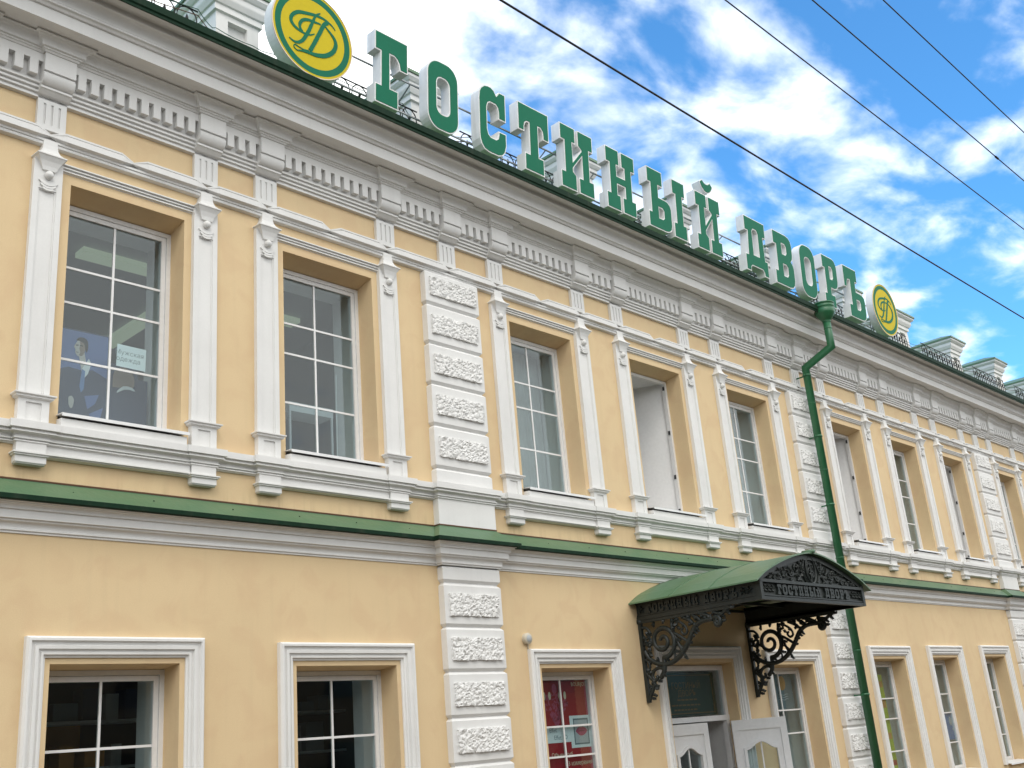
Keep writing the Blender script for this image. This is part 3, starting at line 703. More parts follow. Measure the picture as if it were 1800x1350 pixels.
for a, c, t in GR:
    w = window(a, c, GZ0, t, [t - 1.79 + 0.02, t - 1.15, t - 0.755], True, False)
    part('window_surround', 'white', w, trim(a - 0.055, c + 0.055, GZ0 - 0.02, t + 0.055))

# --- entrance
D = part('door_frame', 'plastic', B, lambda b: (b.box(13.66, 13.74, 0.20, 0.29, 0.15, 3.2), b.box(15.42, 15.50, 0.20, 0.29, 0.15, 3.2), b.box(13.66, 15.5, 0.205, 0.285, 3.13, 3.209), b.box(13.66, 15.5, 0.19, 0.30, 2.345, 2.425)))
part('door_surround', 'white', D, trim(13.61, 15.55, 0.14, 3.295))
part('door_threshold', 'paving', D, lambda b: b.box(13.2, 15.95, -1.2, 0.3, 0.12, 0.152))
part('pane', 'glass', D, lambda b: b.box(13.74, 15.42, 0.235, 0.241, 2.425, 3.13))
part('vestibule', 'reveal', D, lambda b: (b.quad((15.48, 0.3, 0.15), (15.48, 2.4, 0.15), (15.48, 2.4, 3.2), (15.48, 0.3, 3.2)), b.quad((13.67, 0.3, 0.15), (13.67, 2.4, 0.15), (13.67, 2.4, 3.2), (13.67, 0.3, 3.2)), b.quad((13.67, 0.3, 3.19), (15.48, 0.3, 3.19), (15.48, 2.4, 3.19), (13.67, 2.4, 3.19))))
def leaf(hx, hy, ang, flip):
    """one leaf, drawn from the hinge along +x, then turned about the hinge"""
    W, zb, zt = 0.88, 0.17, 2.325
    gl = [(0.20, 1.15), (0.68, 1.15), (0.68, 1.86)] + [(0.68 - 0.48 * i / 12, 1.86 + 0.115 * (0.5 - 0.5 * math.cos(2 * math.pi * i / 12))) for i in range(1, 12)] + [(0.20, 1.86)]
    ca, sa = math.cos(ang), math.sin(ang)
    def tr(b):
        b.v = [(hx + (x * flip) * ca - y * sa, hy + (x * flip) * sa + y * ca, z) for x, y, z in b.v]; return b
    q = MB(); q.poly([[(0.01, zb), (W, zb), (W, zt), (0.01, zt)], cw(gl)], 0.0, 0.055)
    for s in (-1, 1):                                      # raised stiles and rails on both faces
        yy = (-0.024, 0.0) if s < 0 else (0.055, 0.079)
        q.poly([ccw([(0.012, zb + .002), (W - .002, zb + .002), (W - .002, zt - .002), (0.012, zt - .002)]), cw([(0.115, 0.30), (W - 0.105, 0.30), (W - 0.105, zt - 0.16), (0.115, zt - 0.16)])], *yy)
        q.poly([ccw(inset(ccw(gl), -0.045)), cw(gl)], *((-0.030, 0.0) if s < 0 else (0.055, 0.085)))
    o = tr(q).build('door_leaf', 'plastic', D, at=(hx, hy, 0.15))
    q = MB(); q.poly([gl], 0.025, 0.030); tr(q).build('pane', 'glass', o)
    q = MB(); q.box(0.43, 0.45, 0.012, 0.042, 1.15, 1.97); q.box(0.2, 0.68, 0.014, 0.040, 1.50, 1.52); tr(q).build('glazing_bar', 'plastic', o)
    return o
leaf(13.745, 0.20, R(-10), 1)
leaf(15.415, 0.14, R(130), -1)          # right-hand leaf thrown wide open towards the street

# sign behind the transom glass
sg = part('transom_sign', 'boardgreen', None, lambda b: b.box(13.78, 15.26, 0.246, 0.254, 2.45, 3.10), at=(14.5, 0.25, 2.45))
tag(sg, 'dark green board with gold lettering behind the transom glass above the entrance', 'sign')
def tl(b):
    flat_text(b, 'ГОСТИНЫЙ', 0.135, 14.48, 0.2455, 2.90); flat_text(b, 'ДВОРЪ', 0.135, 14.48, 0.2455, 2.785)
    rd = random.Random(5)
    for z, n in ((2.68, 5), (2.60, 8), (2.53, 7)):
        xx = 14.48 - n * 0.055
        for i in range(n):
            w = rd.uniform(.05, .1); b.quad((xx, 0.2455, z), (xx + w, 0.2455, z), (xx + w, 0.2455, z + 0.022), (xx, 0.2455, z + 0.022)); xx += w + 0.02
part('lettering', 'gold', sg, tl)
part('border_line', 'gold', sg, lambda b: b.poly([[(13.82, 2.48), (15.2, 2.48), (15.2, 3.07), (13.82, 3.07)], cw([(13.832, 2.492), (15.188, 2.492), (15.188, 3.058), (13.832, 3.058)])], 0.2452, 0.2458))

# --- parapet piers on the roof
PIERS = [6.19, 9.40, 12.85, 15.75, 19.2, 22.55, 25.35, 28.65, 31.75, 35.0]
for c in PIERS:
    dz = 0.006 * (c - 6); zb = 10.35; zc_ = 11.30 + dz; hw = 0.31; yb = 1.15
    def body(b):
        b.blockmap([c - hw, c - 0.14, c + 0.14, c + hw], [zb, 10.75 + dz, 11.17 + dz, zc_], lambda i, j: -0.03 if (i == 1 and j == 1) else 0.05, yb)
        b.quad((c - hw, yb, zb), (c + hw, yb, zb), (c + hw, yb, zc_), (c - hw, yb, zc_))
    pr_ = part('parapet_pier', 'white', B, body)
    lp = [(c - hw, -yb), (c - hw, 0.05), (c + hw, 0.05), (c + hw, -yb)]
    part('pier_cap', 'white', pr_, lambda b: (b.sweep([(0.0, zc_ - 0.05), (0.035, zc_ - 0.04), (0.035, zc_ + 0.045), (0.06, zc_ + 0.055), (0.095, zc_ + 0.12), (0.10, zc_ + 0.14), (0.10, zc_ + 0.205), (0.125, zc_ + 0.215), (0.165, zc_ + 0.255), (0.165, zc_ + 0.302), (0.0, zc_ + 0.305)][::-1], lp)))
    part('pier_roof', 'greenpaint', pr_, lambda b: b.add([(c - hw - .19, -.24, zc_ + .30), (c + hw + .19, -.24, zc_ + .30), (c + hw + .19, yb + .1, zc_ + .30), (c - hw - .19, yb + .1, zc_ + .30), (c - hw - .19, -.24, zc_ + .345), (c + hw + .19, -.24, zc_ + .345), (c + hw + .19, yb + .1, zc_ + .345), (c - hw - .19, yb + .1, zc_ + .345), (c, 0.2, zc_ + .56), (c, yb - .35, zc_ + .56)], [(0, 1, 2, 3), (0, 1, 5, 4), (1, 2, 6, 5), (2, 3, 7, 6), (3, 0, 4, 7), (4, 5, 8), (5, 6, 9, 8), (6, 7, 9), (7, 4, 8, 9)]))
    part('pier_skirt', 'greenpaint', pr_, lambda b: b.box(c - hw - .02, c + hw + .02, -0.075, 0.3, zb, 10.56))

# ------------------------------------------------------------------ roof railings
hoop = MB(); hoop.tube([(-0.13, 0, 0), (-0.13, 0, 0.30)] + [(0.13 * math.cos(R(180 - 15 * i)), 0, 0.30 + 0.15 * math.sin(R(15 * i))) for i in range(13)] + [(0.13, 0, 0)], 0.0085, 5); hoopm = hoop.mesh('hoop', 'ironwork')
spear = MB(); spear.tube([(0, 0, 0), (0, 0, 0.27)], 0.008, 5); spear.tube([(0, 0, 0.25), (0, 0, 0.29), (0, 0, 0.31), (0, 0, 0.36)], [0.008, 0.022, 0.018, 0.002], 6); spearm = spear.mesh('spear', 'ironwork')
ends = [(2.9, 5.5)] + [(a + 0.42, c - 0.42) for a, c in zip(PIERS[:-1], PIERS[1:])]
lab = ['left of the first roof pier by the round logo sign', 'between the left round logo sign and the first letter', 'behind the second to fourth letters of the sign', 'behind the fifth and sixth letters of the sign', 'behind the gap between the two words of the roof sign',
       'behind the last letters of the second word', 'behind the right-hand round logo sign', 'first railing right of the right-hand round logo sign', 'second railing right of the right-hand round logo sign', 'farthest railing at the right end of the roof']
for k, (a, c) in enumerate(ends):
    zb = 10.46 + 0.006 * (a - 6); yb = -0.28
    rr = empty('roof_railing', ((a + c) / 2, yb, zb), ('black iron hooped roof railing, ' + lab[k]), 'railing', 'hooped roof railings between the piers')
    for zz in (zb + 0.11, zb + 0.24, zb + 0.452): part('rail', 'ironwork', rr, lambda b: b.box(a, c, yb - 0.009, yb + 0.009, zz - 0.006, zz + 0.006))
    n = max(2, round((c - a) / 0.29)); st = (c - a) / n
    for i in range(n):
        xx = a + st * (i + 0.5); place('hoop', hoopm, rr, (xx, yb, zb)); place('spear', spearm, rr, (xx, yb, zb))

# ------------------------------------------------------------------ roof-top lettering
def rr_(x0, x1, z0, z1, r, n=6, rz=None):
    rz = rz or r
    return arc(x1 - r, z0 + rz, r, 270, 360, n, rz) + arc(x1 - r, z1 - rz, r, 0, 90, n, rz) + arc(x0 + r, z1 - rz, r, 90, 180, n, rz) + arc(x0 + r, z0 + rz, r, 180, 270, n, rz)
LT = {
 'Г': [[(0, 0), (.70, 0), (.70, .26), (.46, .26), (.46, .735), (.58, .735), (.66, .71), (.72, .66), (.74, .60), (.74, .57), (1, .57), (1, 1), (0, 1), (0, .73), (.17, .73), (.17, .26), (0, .26)]],
 'О': [rr_(0, 1, 0, 1, .38, 7, .22), rr_(.31, .70, .24, .76, .15, 5, .09)],
 'С': [[(1, .56), (.72, .56), (.72, .66), (.69, .73), (.62, .76), (.42, .76), (.34, .73), (.30, .66), (.30, .34), (.34, .27), (.42, .24), (.60, .24), (.68, .27), (.71, .33), (.71, .38), (1, .38), (1, .2), (.94, .09), (.84, .03), (.68, 0), (.34, 0), (.18, .02), (.07, .08), (.01, .16), (0, .24), (0, .76), (.02, .86), (.09, .93), (.2, .98), (.34, 1), (.46, 1), (.58, .97), (.66, .91), (.76, .98), (1, .98)]],
 'Т': [[(.19, 0), (.81, 0), (.81, .26), (.65, .26), (.65, .735), (.72, .735), (.78, .70), (.80, .64), (.80, .57), (1, .57), (1, 1), (0, 1), (0, .57), (.20, .57), (.20, .64), (.22, .70), (.28, .735), (.35, .735), (.35, .26), (.19, .26)]],
 'И': [[(0, 0), (.465, 0), (.465, .25), (.37, .30), (.37, .35), (.65, .60), (.65, .25), (.535, .25), (.535, 0), (1, 0), (1, .26), (.88, .26), (.88, .74), (1, .74), (1, 1), (.535, 1), (.535, .75), (.63, .70), (.63, .69), (.37, .46), (.37, .75), (.465, .75), (.465, 1), (0, 1), (0, .74), (.12, .74), (.12, .26), (0, .26)]],
 'Н': [[(0, 0), (.465, 0), (.465, .26), (.37, .26), (.37, .43), (.63, .43), (.63, .26), (.535, .26), (.535, 0), (1, 0), (1, .26), (.88, .26), (.88, .74), (1, .74), (1, 1), (.535, 1), (.535, .74), (.63, .74), (.63, .57), (.37, .57), (.37, .74), (.465, .74), (.465, 1), (0, 1), (0, .74), (.12, .74), (.12, .26), (0, .26)]],
 'Ы': [[(0, 0), (.44, 0), (.52, .02), (.58, .07), (.60, .14), (.60, .42), (.57, .49), (.51, .53), (.44, .545), (.28, .545), (.28, .74), (.40, .74), (.40, 1), (0, 1), (0, .74), (.075, .74), (.075, .26), (0, .26)], [(.27, .20), (.36, .20), (.39, .23), (.39, .34), (.36, .37), (.27, .37)],
       [(.655, 0), (1, 0), (1, .26), (.925, .26), (.925, .74), (1, .74), (1, 1), (.655, 1), (.655, .74), (.73, .74), (.73, .26), (.655, .26)]],
 'Д': [[(0, 0), (.20, 0), (.21, .07), (.27, .11), (.73, .11), (.79, .07), (.80, 0), (1, 0), (1, .30), (.89, .30), (.86, .72), (.98, .72), (.98, 1), (.04, 1), (.04, .73), (.17, .73), (.13, .30), (0, .30)], [(.38, .33), (.62, .33), (.62, .75), (.57, .80), (.43, .80), (.38, .75)]],
 'В': [[(0, 0), (.70, 0), (.86, .02), (.96, .08), (1, .17), (1, .40), (.96, .47), (.88, .52), (.95, .57), (.98, .64), (.98, .84), (.93, .93), (.83, .98), (.70, 1), (0, 1), (0, .74), (.14, .74), (.14, .26), (0, .26)], [(.44, .20), (.60, .20), (.66, .24), (.66, .37), (.60, .41), (.44, .41)], [(.44, .61), (.60, .61), (.65, .65), (.65, .76), (.60, .80), (.44, .80)]],
 'Р': [[(0, 0), (.72, 0), (.72, .26), (.48, .26), (.48, .38), (.72, .38), (.88, .41), (.97, .47), (1, .56), (1, .84), (.96, .92), (.87, .98), (.72, 1), (0, 1), (0, .74), (.14, .74), (.14, .26), (0, .26)], [(.47, .57), (.60, .57), (.66, .61), (.66, .76), (.60, .80), (.47, .80)]],
 'Ъ': [[(.17, 0), (.76, 0), (.90, .02), (.98, .09), (1, .17), (1, .40), (.97, .49), (.89, .53), (.76, .55), (.57, .55), (.57, .74), (.68, .74), (.68, 1), (0, 1), (0, .57), (.14, .57), (.15, .66), (.20, .73), (.27, .74), (.30, .74), (.30, .26), (.17, .26)], [(.56, .20), (.68, .20), (.73, .24), (.73, .34), (.69, .38), (.56, .38)]],
}
LT['Й'] = LT['И'] + [arc(.52, 1.33, .30, 205, 335, 10, .28) + arc(.52, 1.36, .18, 325, 215, 8, .14)]
PLACES = [('Г', 7.81, .575), ('О', 8.735, .59), ('С', 9.735, .56), ('Т', 10.56, .69), ('И', 11.515, .80), ('Н', 12.645, .775), ('Ы', 13.77, 1.115), ('Й', 15.215, .80), ('Д', 16.82, .80), ('В', 17.90, .75), ('О', 18.93, .635), ('Р', 19.89, .64), ('Ъ', 20.83, .92)]
PF, LEAN, LD = 0.75, 0.068, 0.17
SIGN = empty('roof_sign', (14.6, -0.66, 10.4), 'large green roof-top letters with white sides reading ГОСТИНЫЙ ДВОРЪ', 'sign')
def comps(loops):
    outs = [ccw(l) for l in loops]; big = []
    for l in sorted(outs, key=lambda q: -area(q)):
        cx, cz_ = l[0]
        host = None
        for h in big:
            xs = [p[0] for p in h[0]]; zs = [p[1] for p in h[0]]
            if min(xs) < cx < max(xs) and min(zs) < cz_ < max(zs) and (min(xs) < min(p[0] for p in l) and max(p[0] for p in l) < max(xs)): host = h
        if host is not None and l in [ccw(q) for q in loops[1:]] and max(p[1] for p in l) <= 0.95: host.append(cw(l))
        else: big.append([l])
    return big
def letter_mesh(ch, x0, w, h, z0, yf, depth, border, lean, base=None):
    bodyb, faceb = MB(), MB()
    for grp in comps(LT[ch]):
        sc_l = [[(x0 + a * w, z0 + c * h) for a, c in lp] for lp in grp]
        bodyb.poly(sc_l, yf, yf + depth)
        if border: faceb.poly([inset(lp, border) for lp in sc_l], yf - 0.006, yf - 0.0005)
    for q in (bodyb, faceb): q.v = [(a, y - lean * (z - z0), z) for a, y, z in q.v]
    return bodyb, faceb
for ch, x, w in PLACES:
    z0 = 10.375 + 0.0065 * (x - 7.8); h = 1.085 + 0.0065 * (x - 7.8)
    bb, fb = letter_mesh(ch, x, w, h, z0, -PF, LD, 0.019, LEAN)
    o = bb.build('letter', 'letterwhite', SIGN); fb.build('letter_face', 'lettergreen', o)
part('support_rail', 'steel', SIGN, lambda b: b.box(6.4, 23.2, -0.585, -0.565, 11.06, 11.08))
part('support_rail', 'steel', SIGN, lambda b: b.box(6.4, 23.2, -0.555, -0.535, 10.55, 10.57))
for xx in (8.62, 11.42, 14.0 - 1.4, 16.4, 17.75, 19.75, 21.9):
    part('support_strut', 'steel', SIGN, lambda b: b.tube([(xx, -0.57, 11.07), (xx + 0.05, 0.35, 10.62)], 0.011, 5))
def round_sign(cx, cz_, r, label):
    e = empty('round_sign', (cx, -0.66, cz_ - r), label, 'sign', 'round logo signs at the ends of the roof lettering')
    yf = -0.77; ring = lambda q, n=64: arc(cx, cz_, q, 0, 360, n)[:-1]
    def lean(b): b.v = [(a, y - 0.05 * (z - cz_), z) for a, y, z in b.v]; return b
    q = MB(); q.poly([ccw(ring(r))], yf, yf + 0.16); q.s = [False] * len(q.s); lean(q).build('sign_body', 'letterwhite', e)
    q = MB(); q.poly([ccw(ring(r)), cw(ring(r * .978))], yf - 0.010, yf - 0.0005); lean(q).build('rim', 'beige', e)
    q = MB(); q.poly([ccw(ring(r * .9775)), cw(ring(r * .93))], yf - 0.006, yf - 0.0005); lean(q).build('outer_ring', 'yellow', e)
    q = MB(); q.poly([ccw(ring(r * .9295)), cw(ring(r * .79))], yf - 0.007, yf - 0.0005); lean(q).build('green_ring', 'lettergreen', e)
    q = MB(); q.poly([ccw(ring(r * .7895))], yf - 0.006, yf - 0.0005); f = lean(q).build('field', 'yellow', e)
    ox, oz, k = 6.815, 10.862, r / 0.61
    S = {'a': [(7.153, 11.067), (7.104, 11.112), (7.016, 11.147), (6.917, 11.157), (6.81, 11.142), (6.684, 11.110), (6.588, 11.078), (6.521, 11.022), (6.482, 10.956), (6.487, 10.894), (6.536, 10.846), (6.611, 10.821), (6.687, 10.812), (6.763, 10.825), (6.832, 10.872)],
         'b': [(6.924, 11.054), (6.827, 11.044), (6.73, 11.031), (6.652, 10.988), (6.612, 10.919), (6.618, 10.864), (6.654, 10.827)],
         'c': [(6.919, 11.211), (6.855, 11.157), (6.807, 11.045), (6.761, 10.917), (6.715, 10.809), (6.656, 10.701), (6.588, 10.640), (6.523, 10.629), (6.458, 10.654)],
         'd': [(7.035, 11.132), (6.974, 11.068), (6.921, 10.946), (6.849, 10.778), (6.767, 10.598)],
         'e': [(6.983, 11.063), (7.07, 10.999), (7.138, 10.934), (7.160, 10.845), (7.111, 10.729), (7.0, 10.63), (6.872, 10.581), (6.766, 10.566), (6.662, 10.549), (6.577, 10.525), (6.531, 10.550), (6.541, 10.590), (6.596, 10.582), (6.672, 10.575), (6.748, 10.589)]}
    prof = {'a': (.012, .05), 'b': (.02, .045), 'c': (.012, .05), 'd': (.03, .055), 'e': (.014, .06)}
    q = MB()
    for i, (kk, pts) in enumerate(S.items()):
        pl = smooth_line([(cx + (a - ox) * k, cz_ + (c - oz) * k) for a, c in pts], 4); n = len(pl); w0, w1 = prof[kk]
        if kk == 'e': wd = [w0 + (w1 - w0) * max(0, math.sin(math.pi * min(1, (j / n) / 0.62))) for j in range(n)]
        elif kk == 'd': wd = [w1] * n
        else: wd = [w0 + (w1 - w0) * math.sin(math.pi * j / (n - 1)) for j in range(n)]
        ribbon(q, pl, [v * k for v in wd], yf - 0.011 - i * 0.0006, yf - 0.006)
    lean(q).build('monogram', 'lettergreen', f)
round_sign(6.83, 10.925, 0.615, 'round yellow and green logo sign left of the letter Г')
round_sign(22.80, 11.03, 0.625, 'round yellow and green logo sign at the right end of the lettering')

# ------------------------------------------------------------------ downpipe
DP = empty('downpipe', (19.33, -0.26, 0.2), 'green metal downpipe with funnel head running down the facade beside the canopy', 'downpipe')
fx, fy = 19.35, -0.93
part('funnel', 'pipe', DP, lambda b: b.lathe([(0.20, 10.26), (0.215, 10.26), (0.215, 10.235), (0.205, 10.23), (0.205, 10.19), (0.212, 10.185), (0.212, 10.165), (0.205, 10.16), (0.205, 10.10), (0.215, 10.09), (0.19, 10.03), (0.10, 9.905), (0.088, 9.90), (0.088, 9.86)], fx, fy, 24))
part('pipe', 'pipe', DP, lambda b: b.tube([(fx, fy, 9.93), (fx, fy, 9.335), (fx, -0.29, 9.07), (fx, -0.29, 0.2)], 0.078, 16))
for zz, yy in ((8.9, -0.29), (7.6, -0.29), (6.2, -0.29), (4.2, -0.29), (2.6, -0.29), (1.2, -0.29)):
    part('clamp', 'pipe', DP, lambda b: (b.lathe([(0.079, zz - 0.02), (0.087, zz - 0.02), (0.087, zz + 0.02), (0.079, zz + 0.02)], fx, yy, 16), b.box(fx - 0.012, fx + 0.012, yy + 0.08, -0.05, zz - 0.012, zz + 0.012), b.box(fx - 0.13, fx - 0.08, yy - 0.01, yy + 0.01, zz - 0.02, zz + 0.02)))
for zz in (9.72, 8.3, 6.9, 5.15, 3.4): part('joint', 'pipe', DP, lambda b: b.lathe([(0.078, zz - 0.01), (0.083, zz - 0.008), (0.083, zz + 0.008), (0.078, zz + 0.01)], fx, -0.93 if zz > 9.3 else -0.29, 16))

# ------------------------------------------------------------------ entrance canopy
CX0, CX1, CP = 13.10, 16.12, 2.18
CM, ZB, ZE, ZA = (CX0 + CX1) / 2, 3.86, 4.12, 4.57
CAN = empty('entrance_canopy', (CM, 0, 2.65), 'arched green metal canopy on black cast-iron scroll brackets over the entrance', 'canopy')
def archz(x, rise=ZA - ZE, half=(CX1 - CX0) / 2 + 0.16):
    t = (x - CM) / half; return ZE + rise * (1 - abs(t) ** 1.6) - 0.03 * max(0, abs(t) - 0.85) / 0.15
def croof(b):
    n = 28; h = (CX1 - CX0) / 2 + 0.17; V = []
    for yy, dz in ((0.02, 0.0), (-CP - 0.07, 0.0)):
        for s in (0.0, -0.022):
            for i in range(n + 1):
                x = CM - h + 2 * h * i / n; V.append((x, yy, archz(x) + 0.02 + s))
    k = n + 1; F = []
    for i in range(n):
        F += [(i, i + 1, 2 * k + i + 1, 2 * k + i), (k + i, 3 * k + i, 3 * k + i + 1, k + i + 1), (2 * k + i, 2 * k + i + 1, 3 * k + i + 1, 3 * k + i), (i, k + i, k + i + 1, i + 1)]
    F += [(0, 2 * k, 3 * k, k), (n, k + n, 3 * k + n, 2 * k + n)]
    b.add(V, F)
cr = part('canopy_roof', 'greenpaint', CAN, croof)
def seams(b):
    h = (CX1 - CX0) / 2 + 0.165
    for yy in (-0.75, -1.45):
        pts = [(CM - h + 2 * h * i / 28, yy, archz(CM - h + 2 * h * i / 28) + 0.026) for i in range(29)]; b.tube(pts, 0.008, 4)
    b.tube([(CM, -CP - 0.10, archz(CM) + 0.03), (CM, -CP + 0.1, archz(CM) + 0.035)], 0.03, 6)
part('roof_seam', 'greenpaint', cr, seams)
# front gable: rim, base rails, backing and cast ornament
yf = -CP
def gable_rim(b):
    h = (CX1 - CX0) / 2; n = 24
    top = [(CX0 + 2 * h * i / n, archz(CX0 + 2 * h * i / n) - 0.012) for i in range(n + 1)]; low = [(x, z - 0.075) for x, z in top]
    b.poly([ccw(top + low[::-1])], yf, yf + 0.05)
    b.box(CX0, CX1, yf - 0.012, yf + 0.05, ZB - 0.01, ZB + 0.035); b.box(CX0, CX1, yf - 0.006, yf + 0.05, ZB + 0.045, ZB + 0.062); b.box(CX0, CX1, yf - 0.02, yf + 0.05, ZB + 0.232, ZB + 0.275)
    b.box(CX0 - 0.02, CX0 + 0.05, yf - 0.016, yf + 0.06, ZB - 0.012, archz(CX0)); b.box(CX1 - 0.05, CX1 + 0.02, yf - 0.016, yf + 0.06, ZB - 0.012, archz(CX1))
gab = part('front_gable', 'iron', CAN, gable_rim)
def gback(b):
    n = 24; h = (CX1 - CX0) / 2
    top = [(CX0 + 2 * h * i / n, archz(CX0 + 2 * h * i / n) - 0.03) for i in range(n + 1)]
    b.poly([ccw([(CX0, ZB), (CX1, ZB)] + top[::-1])], yf + 0.030, yf + 0.042)
part('gable_backing', 'iron', gab, gback)
def spiral(cx, cz_, r0, r1, a0, turns, n=22):
    return [(cx + (r0 + (r1 - r0) * i / n) * math.cos(R(a0) + turns * 2 * math.pi * i / n), cz_ + (r0 + (r1 - r0) * i / n) * math.sin(R(a0) + turns * 2 * math.pi * i / n)) for i in range(n + 1)]
zo, yo = ZB + 0.475, yf + 0.018
def orn(name, pts, r=0.013, closed=False, dy=0.0, kind=None):
    o = part(name, 'iron', gab, lambda b: b.tube([(x, yo + dy, z) for x, z in pts], r, 5, closed=closed))
    return o
orn('oval_medallion', arc(CM, zo, 0.135, 0, 360, 24, 0.20)[:-1], 0.017, True, -0.008)
orn('monogram_stem', [(CM, zo - 0.13), (CM, zo + 0.12)], 0.016); orn('monogram_bar', [(CM - .07, zo + .09), (CM + .07, zo + .09)]); orn('monogram_arc', arc(CM, zo + 0.06, 0.07, 200, -20, 8))
orn('scroll', spiral(CM - 0.035, zo - 0.03, 0.06, 0.012, 60, 1.1, 12)); orn('scroll', spiral(CM + 0.04, zo - 0.07, 0.055, 0.012, 120, -1.1, 12))
for s in (-1, 1):
    orn('stem', [(CM + s * a, ZB + c) for a, c in ((0.17, .29), (0.24, .40), (0.30, .52), (0.33, .585))], 0.018)
    orn('stem', [(CM + s * a, ZB + c) for a, c in ((0.16, .62), (0.22, .50), (0.30, .38), (0.42, .30))], 0.015)
    for cx, cz_, r, a0, t in ((0.24, .55, .07, 0, 1.3), (0.42, .47, .085, 200, -1.4), (0.38, .34, .05, 20, 1.2), (0.60, .42, .075, 160, 1.3), (0.58, .31, .035, 20, -1.2), (0.77, .39, .06, 30, -1.3), (0.92, .34, .05, 180, 1.2), (1.06, .32, .035, 10, -1.2), (1.18, .305, .022, 180, 1.0)):
        orn('scroll', [(CM + s * (x - CM), z) for x, z in spiral(CM + cx, ZB + cz_, r, r * 0.18, a0, t, 14)], 0.014)
def leaves(b):
    for s in (-1, 1):
        rd = random.Random(11)
        for i in range(46):
            u = rd.uniform(0.16, 1.25); hmax = archz(CM + u) - ZB - 0.10
            if hmax < 0.31: continue
            v = rd.uniform(0.29, hmax); an = rd.uniform(0, 6.28); l = rd.uniform(.035, .07)
            b.tube([(CM + s * u, yo, ZB + v), (CM + s * (u + l * math.cos(an) * .5), yo - .016, ZB + v + l * math.sin(an) * .5), (CM + s * (u + l * math.cos(an)), yo, ZB + v + l * math.sin(an))], [0.006, 0.018, 0.003], 5)
part('cast_leaves', 'iron', gab, leaves)['kind'] = 'stuff'
WORD = 'ГОСТИНЫЙ ДВОРЪ'
WID = {'Ы': 1.35, 'Й': 1.0, 'Г': .8, ' ': .55, 'Ъ': 1.1}
def word_on(parent, u0, u1, zb, h, mapf, depth):
    tot = sum(WID.get(ch, .9) + .22 for ch in WORD); k = (u1 - u0) / tot; u = u0
    for ch in WORD:
        w = WID.get(ch, .9) * k
        if ch != ' ':
            q = MB()
            for grp in comps(LT[ch]): q.poly([[(u + a * w, zb + c * h * (0.80 if ch == 'Й' else 1)) for a, c in lp] for lp in grp], -depth, 0.0)
            q.v = [mapf(a, y, z) for a, y, z in q.v]; q.build('cast_letter', 'iron', parent)
        u += w + .22 * k
def rosette(parent, u, z, mapf, r=0.06):
    b = MB()
    for s in range(5):
        an = R(72 * s + 20); b.tube([mapf(u, -.005, z), mapf(u + r * .6 * math.cos(an), -.02, z + r * .6 * math.sin(an)), mapf(u + r * math.cos(an), -.006, z + r * math.sin(an))], [0.006, 0.016, 0.003], 5)
    b.build('rosette', 'iron', parent)
gm = lambda a, y, z: (a, yf + 0.030 + y, z)
word_on(gab, CX0 + 0.46, CX1 - 0.42, ZB + 0.075, 0.145, gm, 0.030)
for xx in (CX0 + .14, CX0 + .24, CX0 + .34, CX1 - .12, CX1 - .22, CX1 - .32): rosette(gab, xx, ZB + 0.147, gm)
# side fascias
for X, s in ((CX0, -1), (CX1, 1)):
    def fas(b):
        xa, xb = (X, X + 0.03) if s < 0 else (X - 0.03, X)
        b.box(xa, xb, -CP + 0.06, -0.01, ZB, ZE + 0.0)
        for za, zb_, e in ((ZB - 0.012, ZB + 0.04, .02), (ZB + 0.05, ZB + 0.065, .012), (ZB + 0.215, ZB + 0.24, .016), (ZE - 0.03, ZE + 0.005, .03)):
            b.box(min(xa, xa + s * e), max(xb, xb + s * e), -CP + 0.06, -0.01, za, zb_)
    fo = part('side_fascia', 'iron', CAN, fas)
    if s < 0:
        mf = lambda a, y, z: (CX0 + y, -a, z)
        word_on(fo, 0.22, CP - 0.35, ZB + 0.07, 0.14, mf, 0.024)
        for uu in (0.10, CP - 0.28, CP - 0.18): rosette(fo, uu, ZB + 0.14, mf)
# ceiling frame of the canopy
def under(b):
    for yy in (-0.05, -0.75, -1.45, -CP + 0.08): b.box(CX0 + 0.03, CX1 - 0.03, yy - 0.02, yy + 0.02, ZB + 0.18, ZB + 0.22)
    for xx in (CX0 + 0.75, CM, CX1 - 0.75): b.box(xx - 0.015, xx + 0.015, -CP + 0.05, -0.02, ZB + 0.225, ZB + 0.25)
part('ceiling_frame', 'iron', CAN, under)
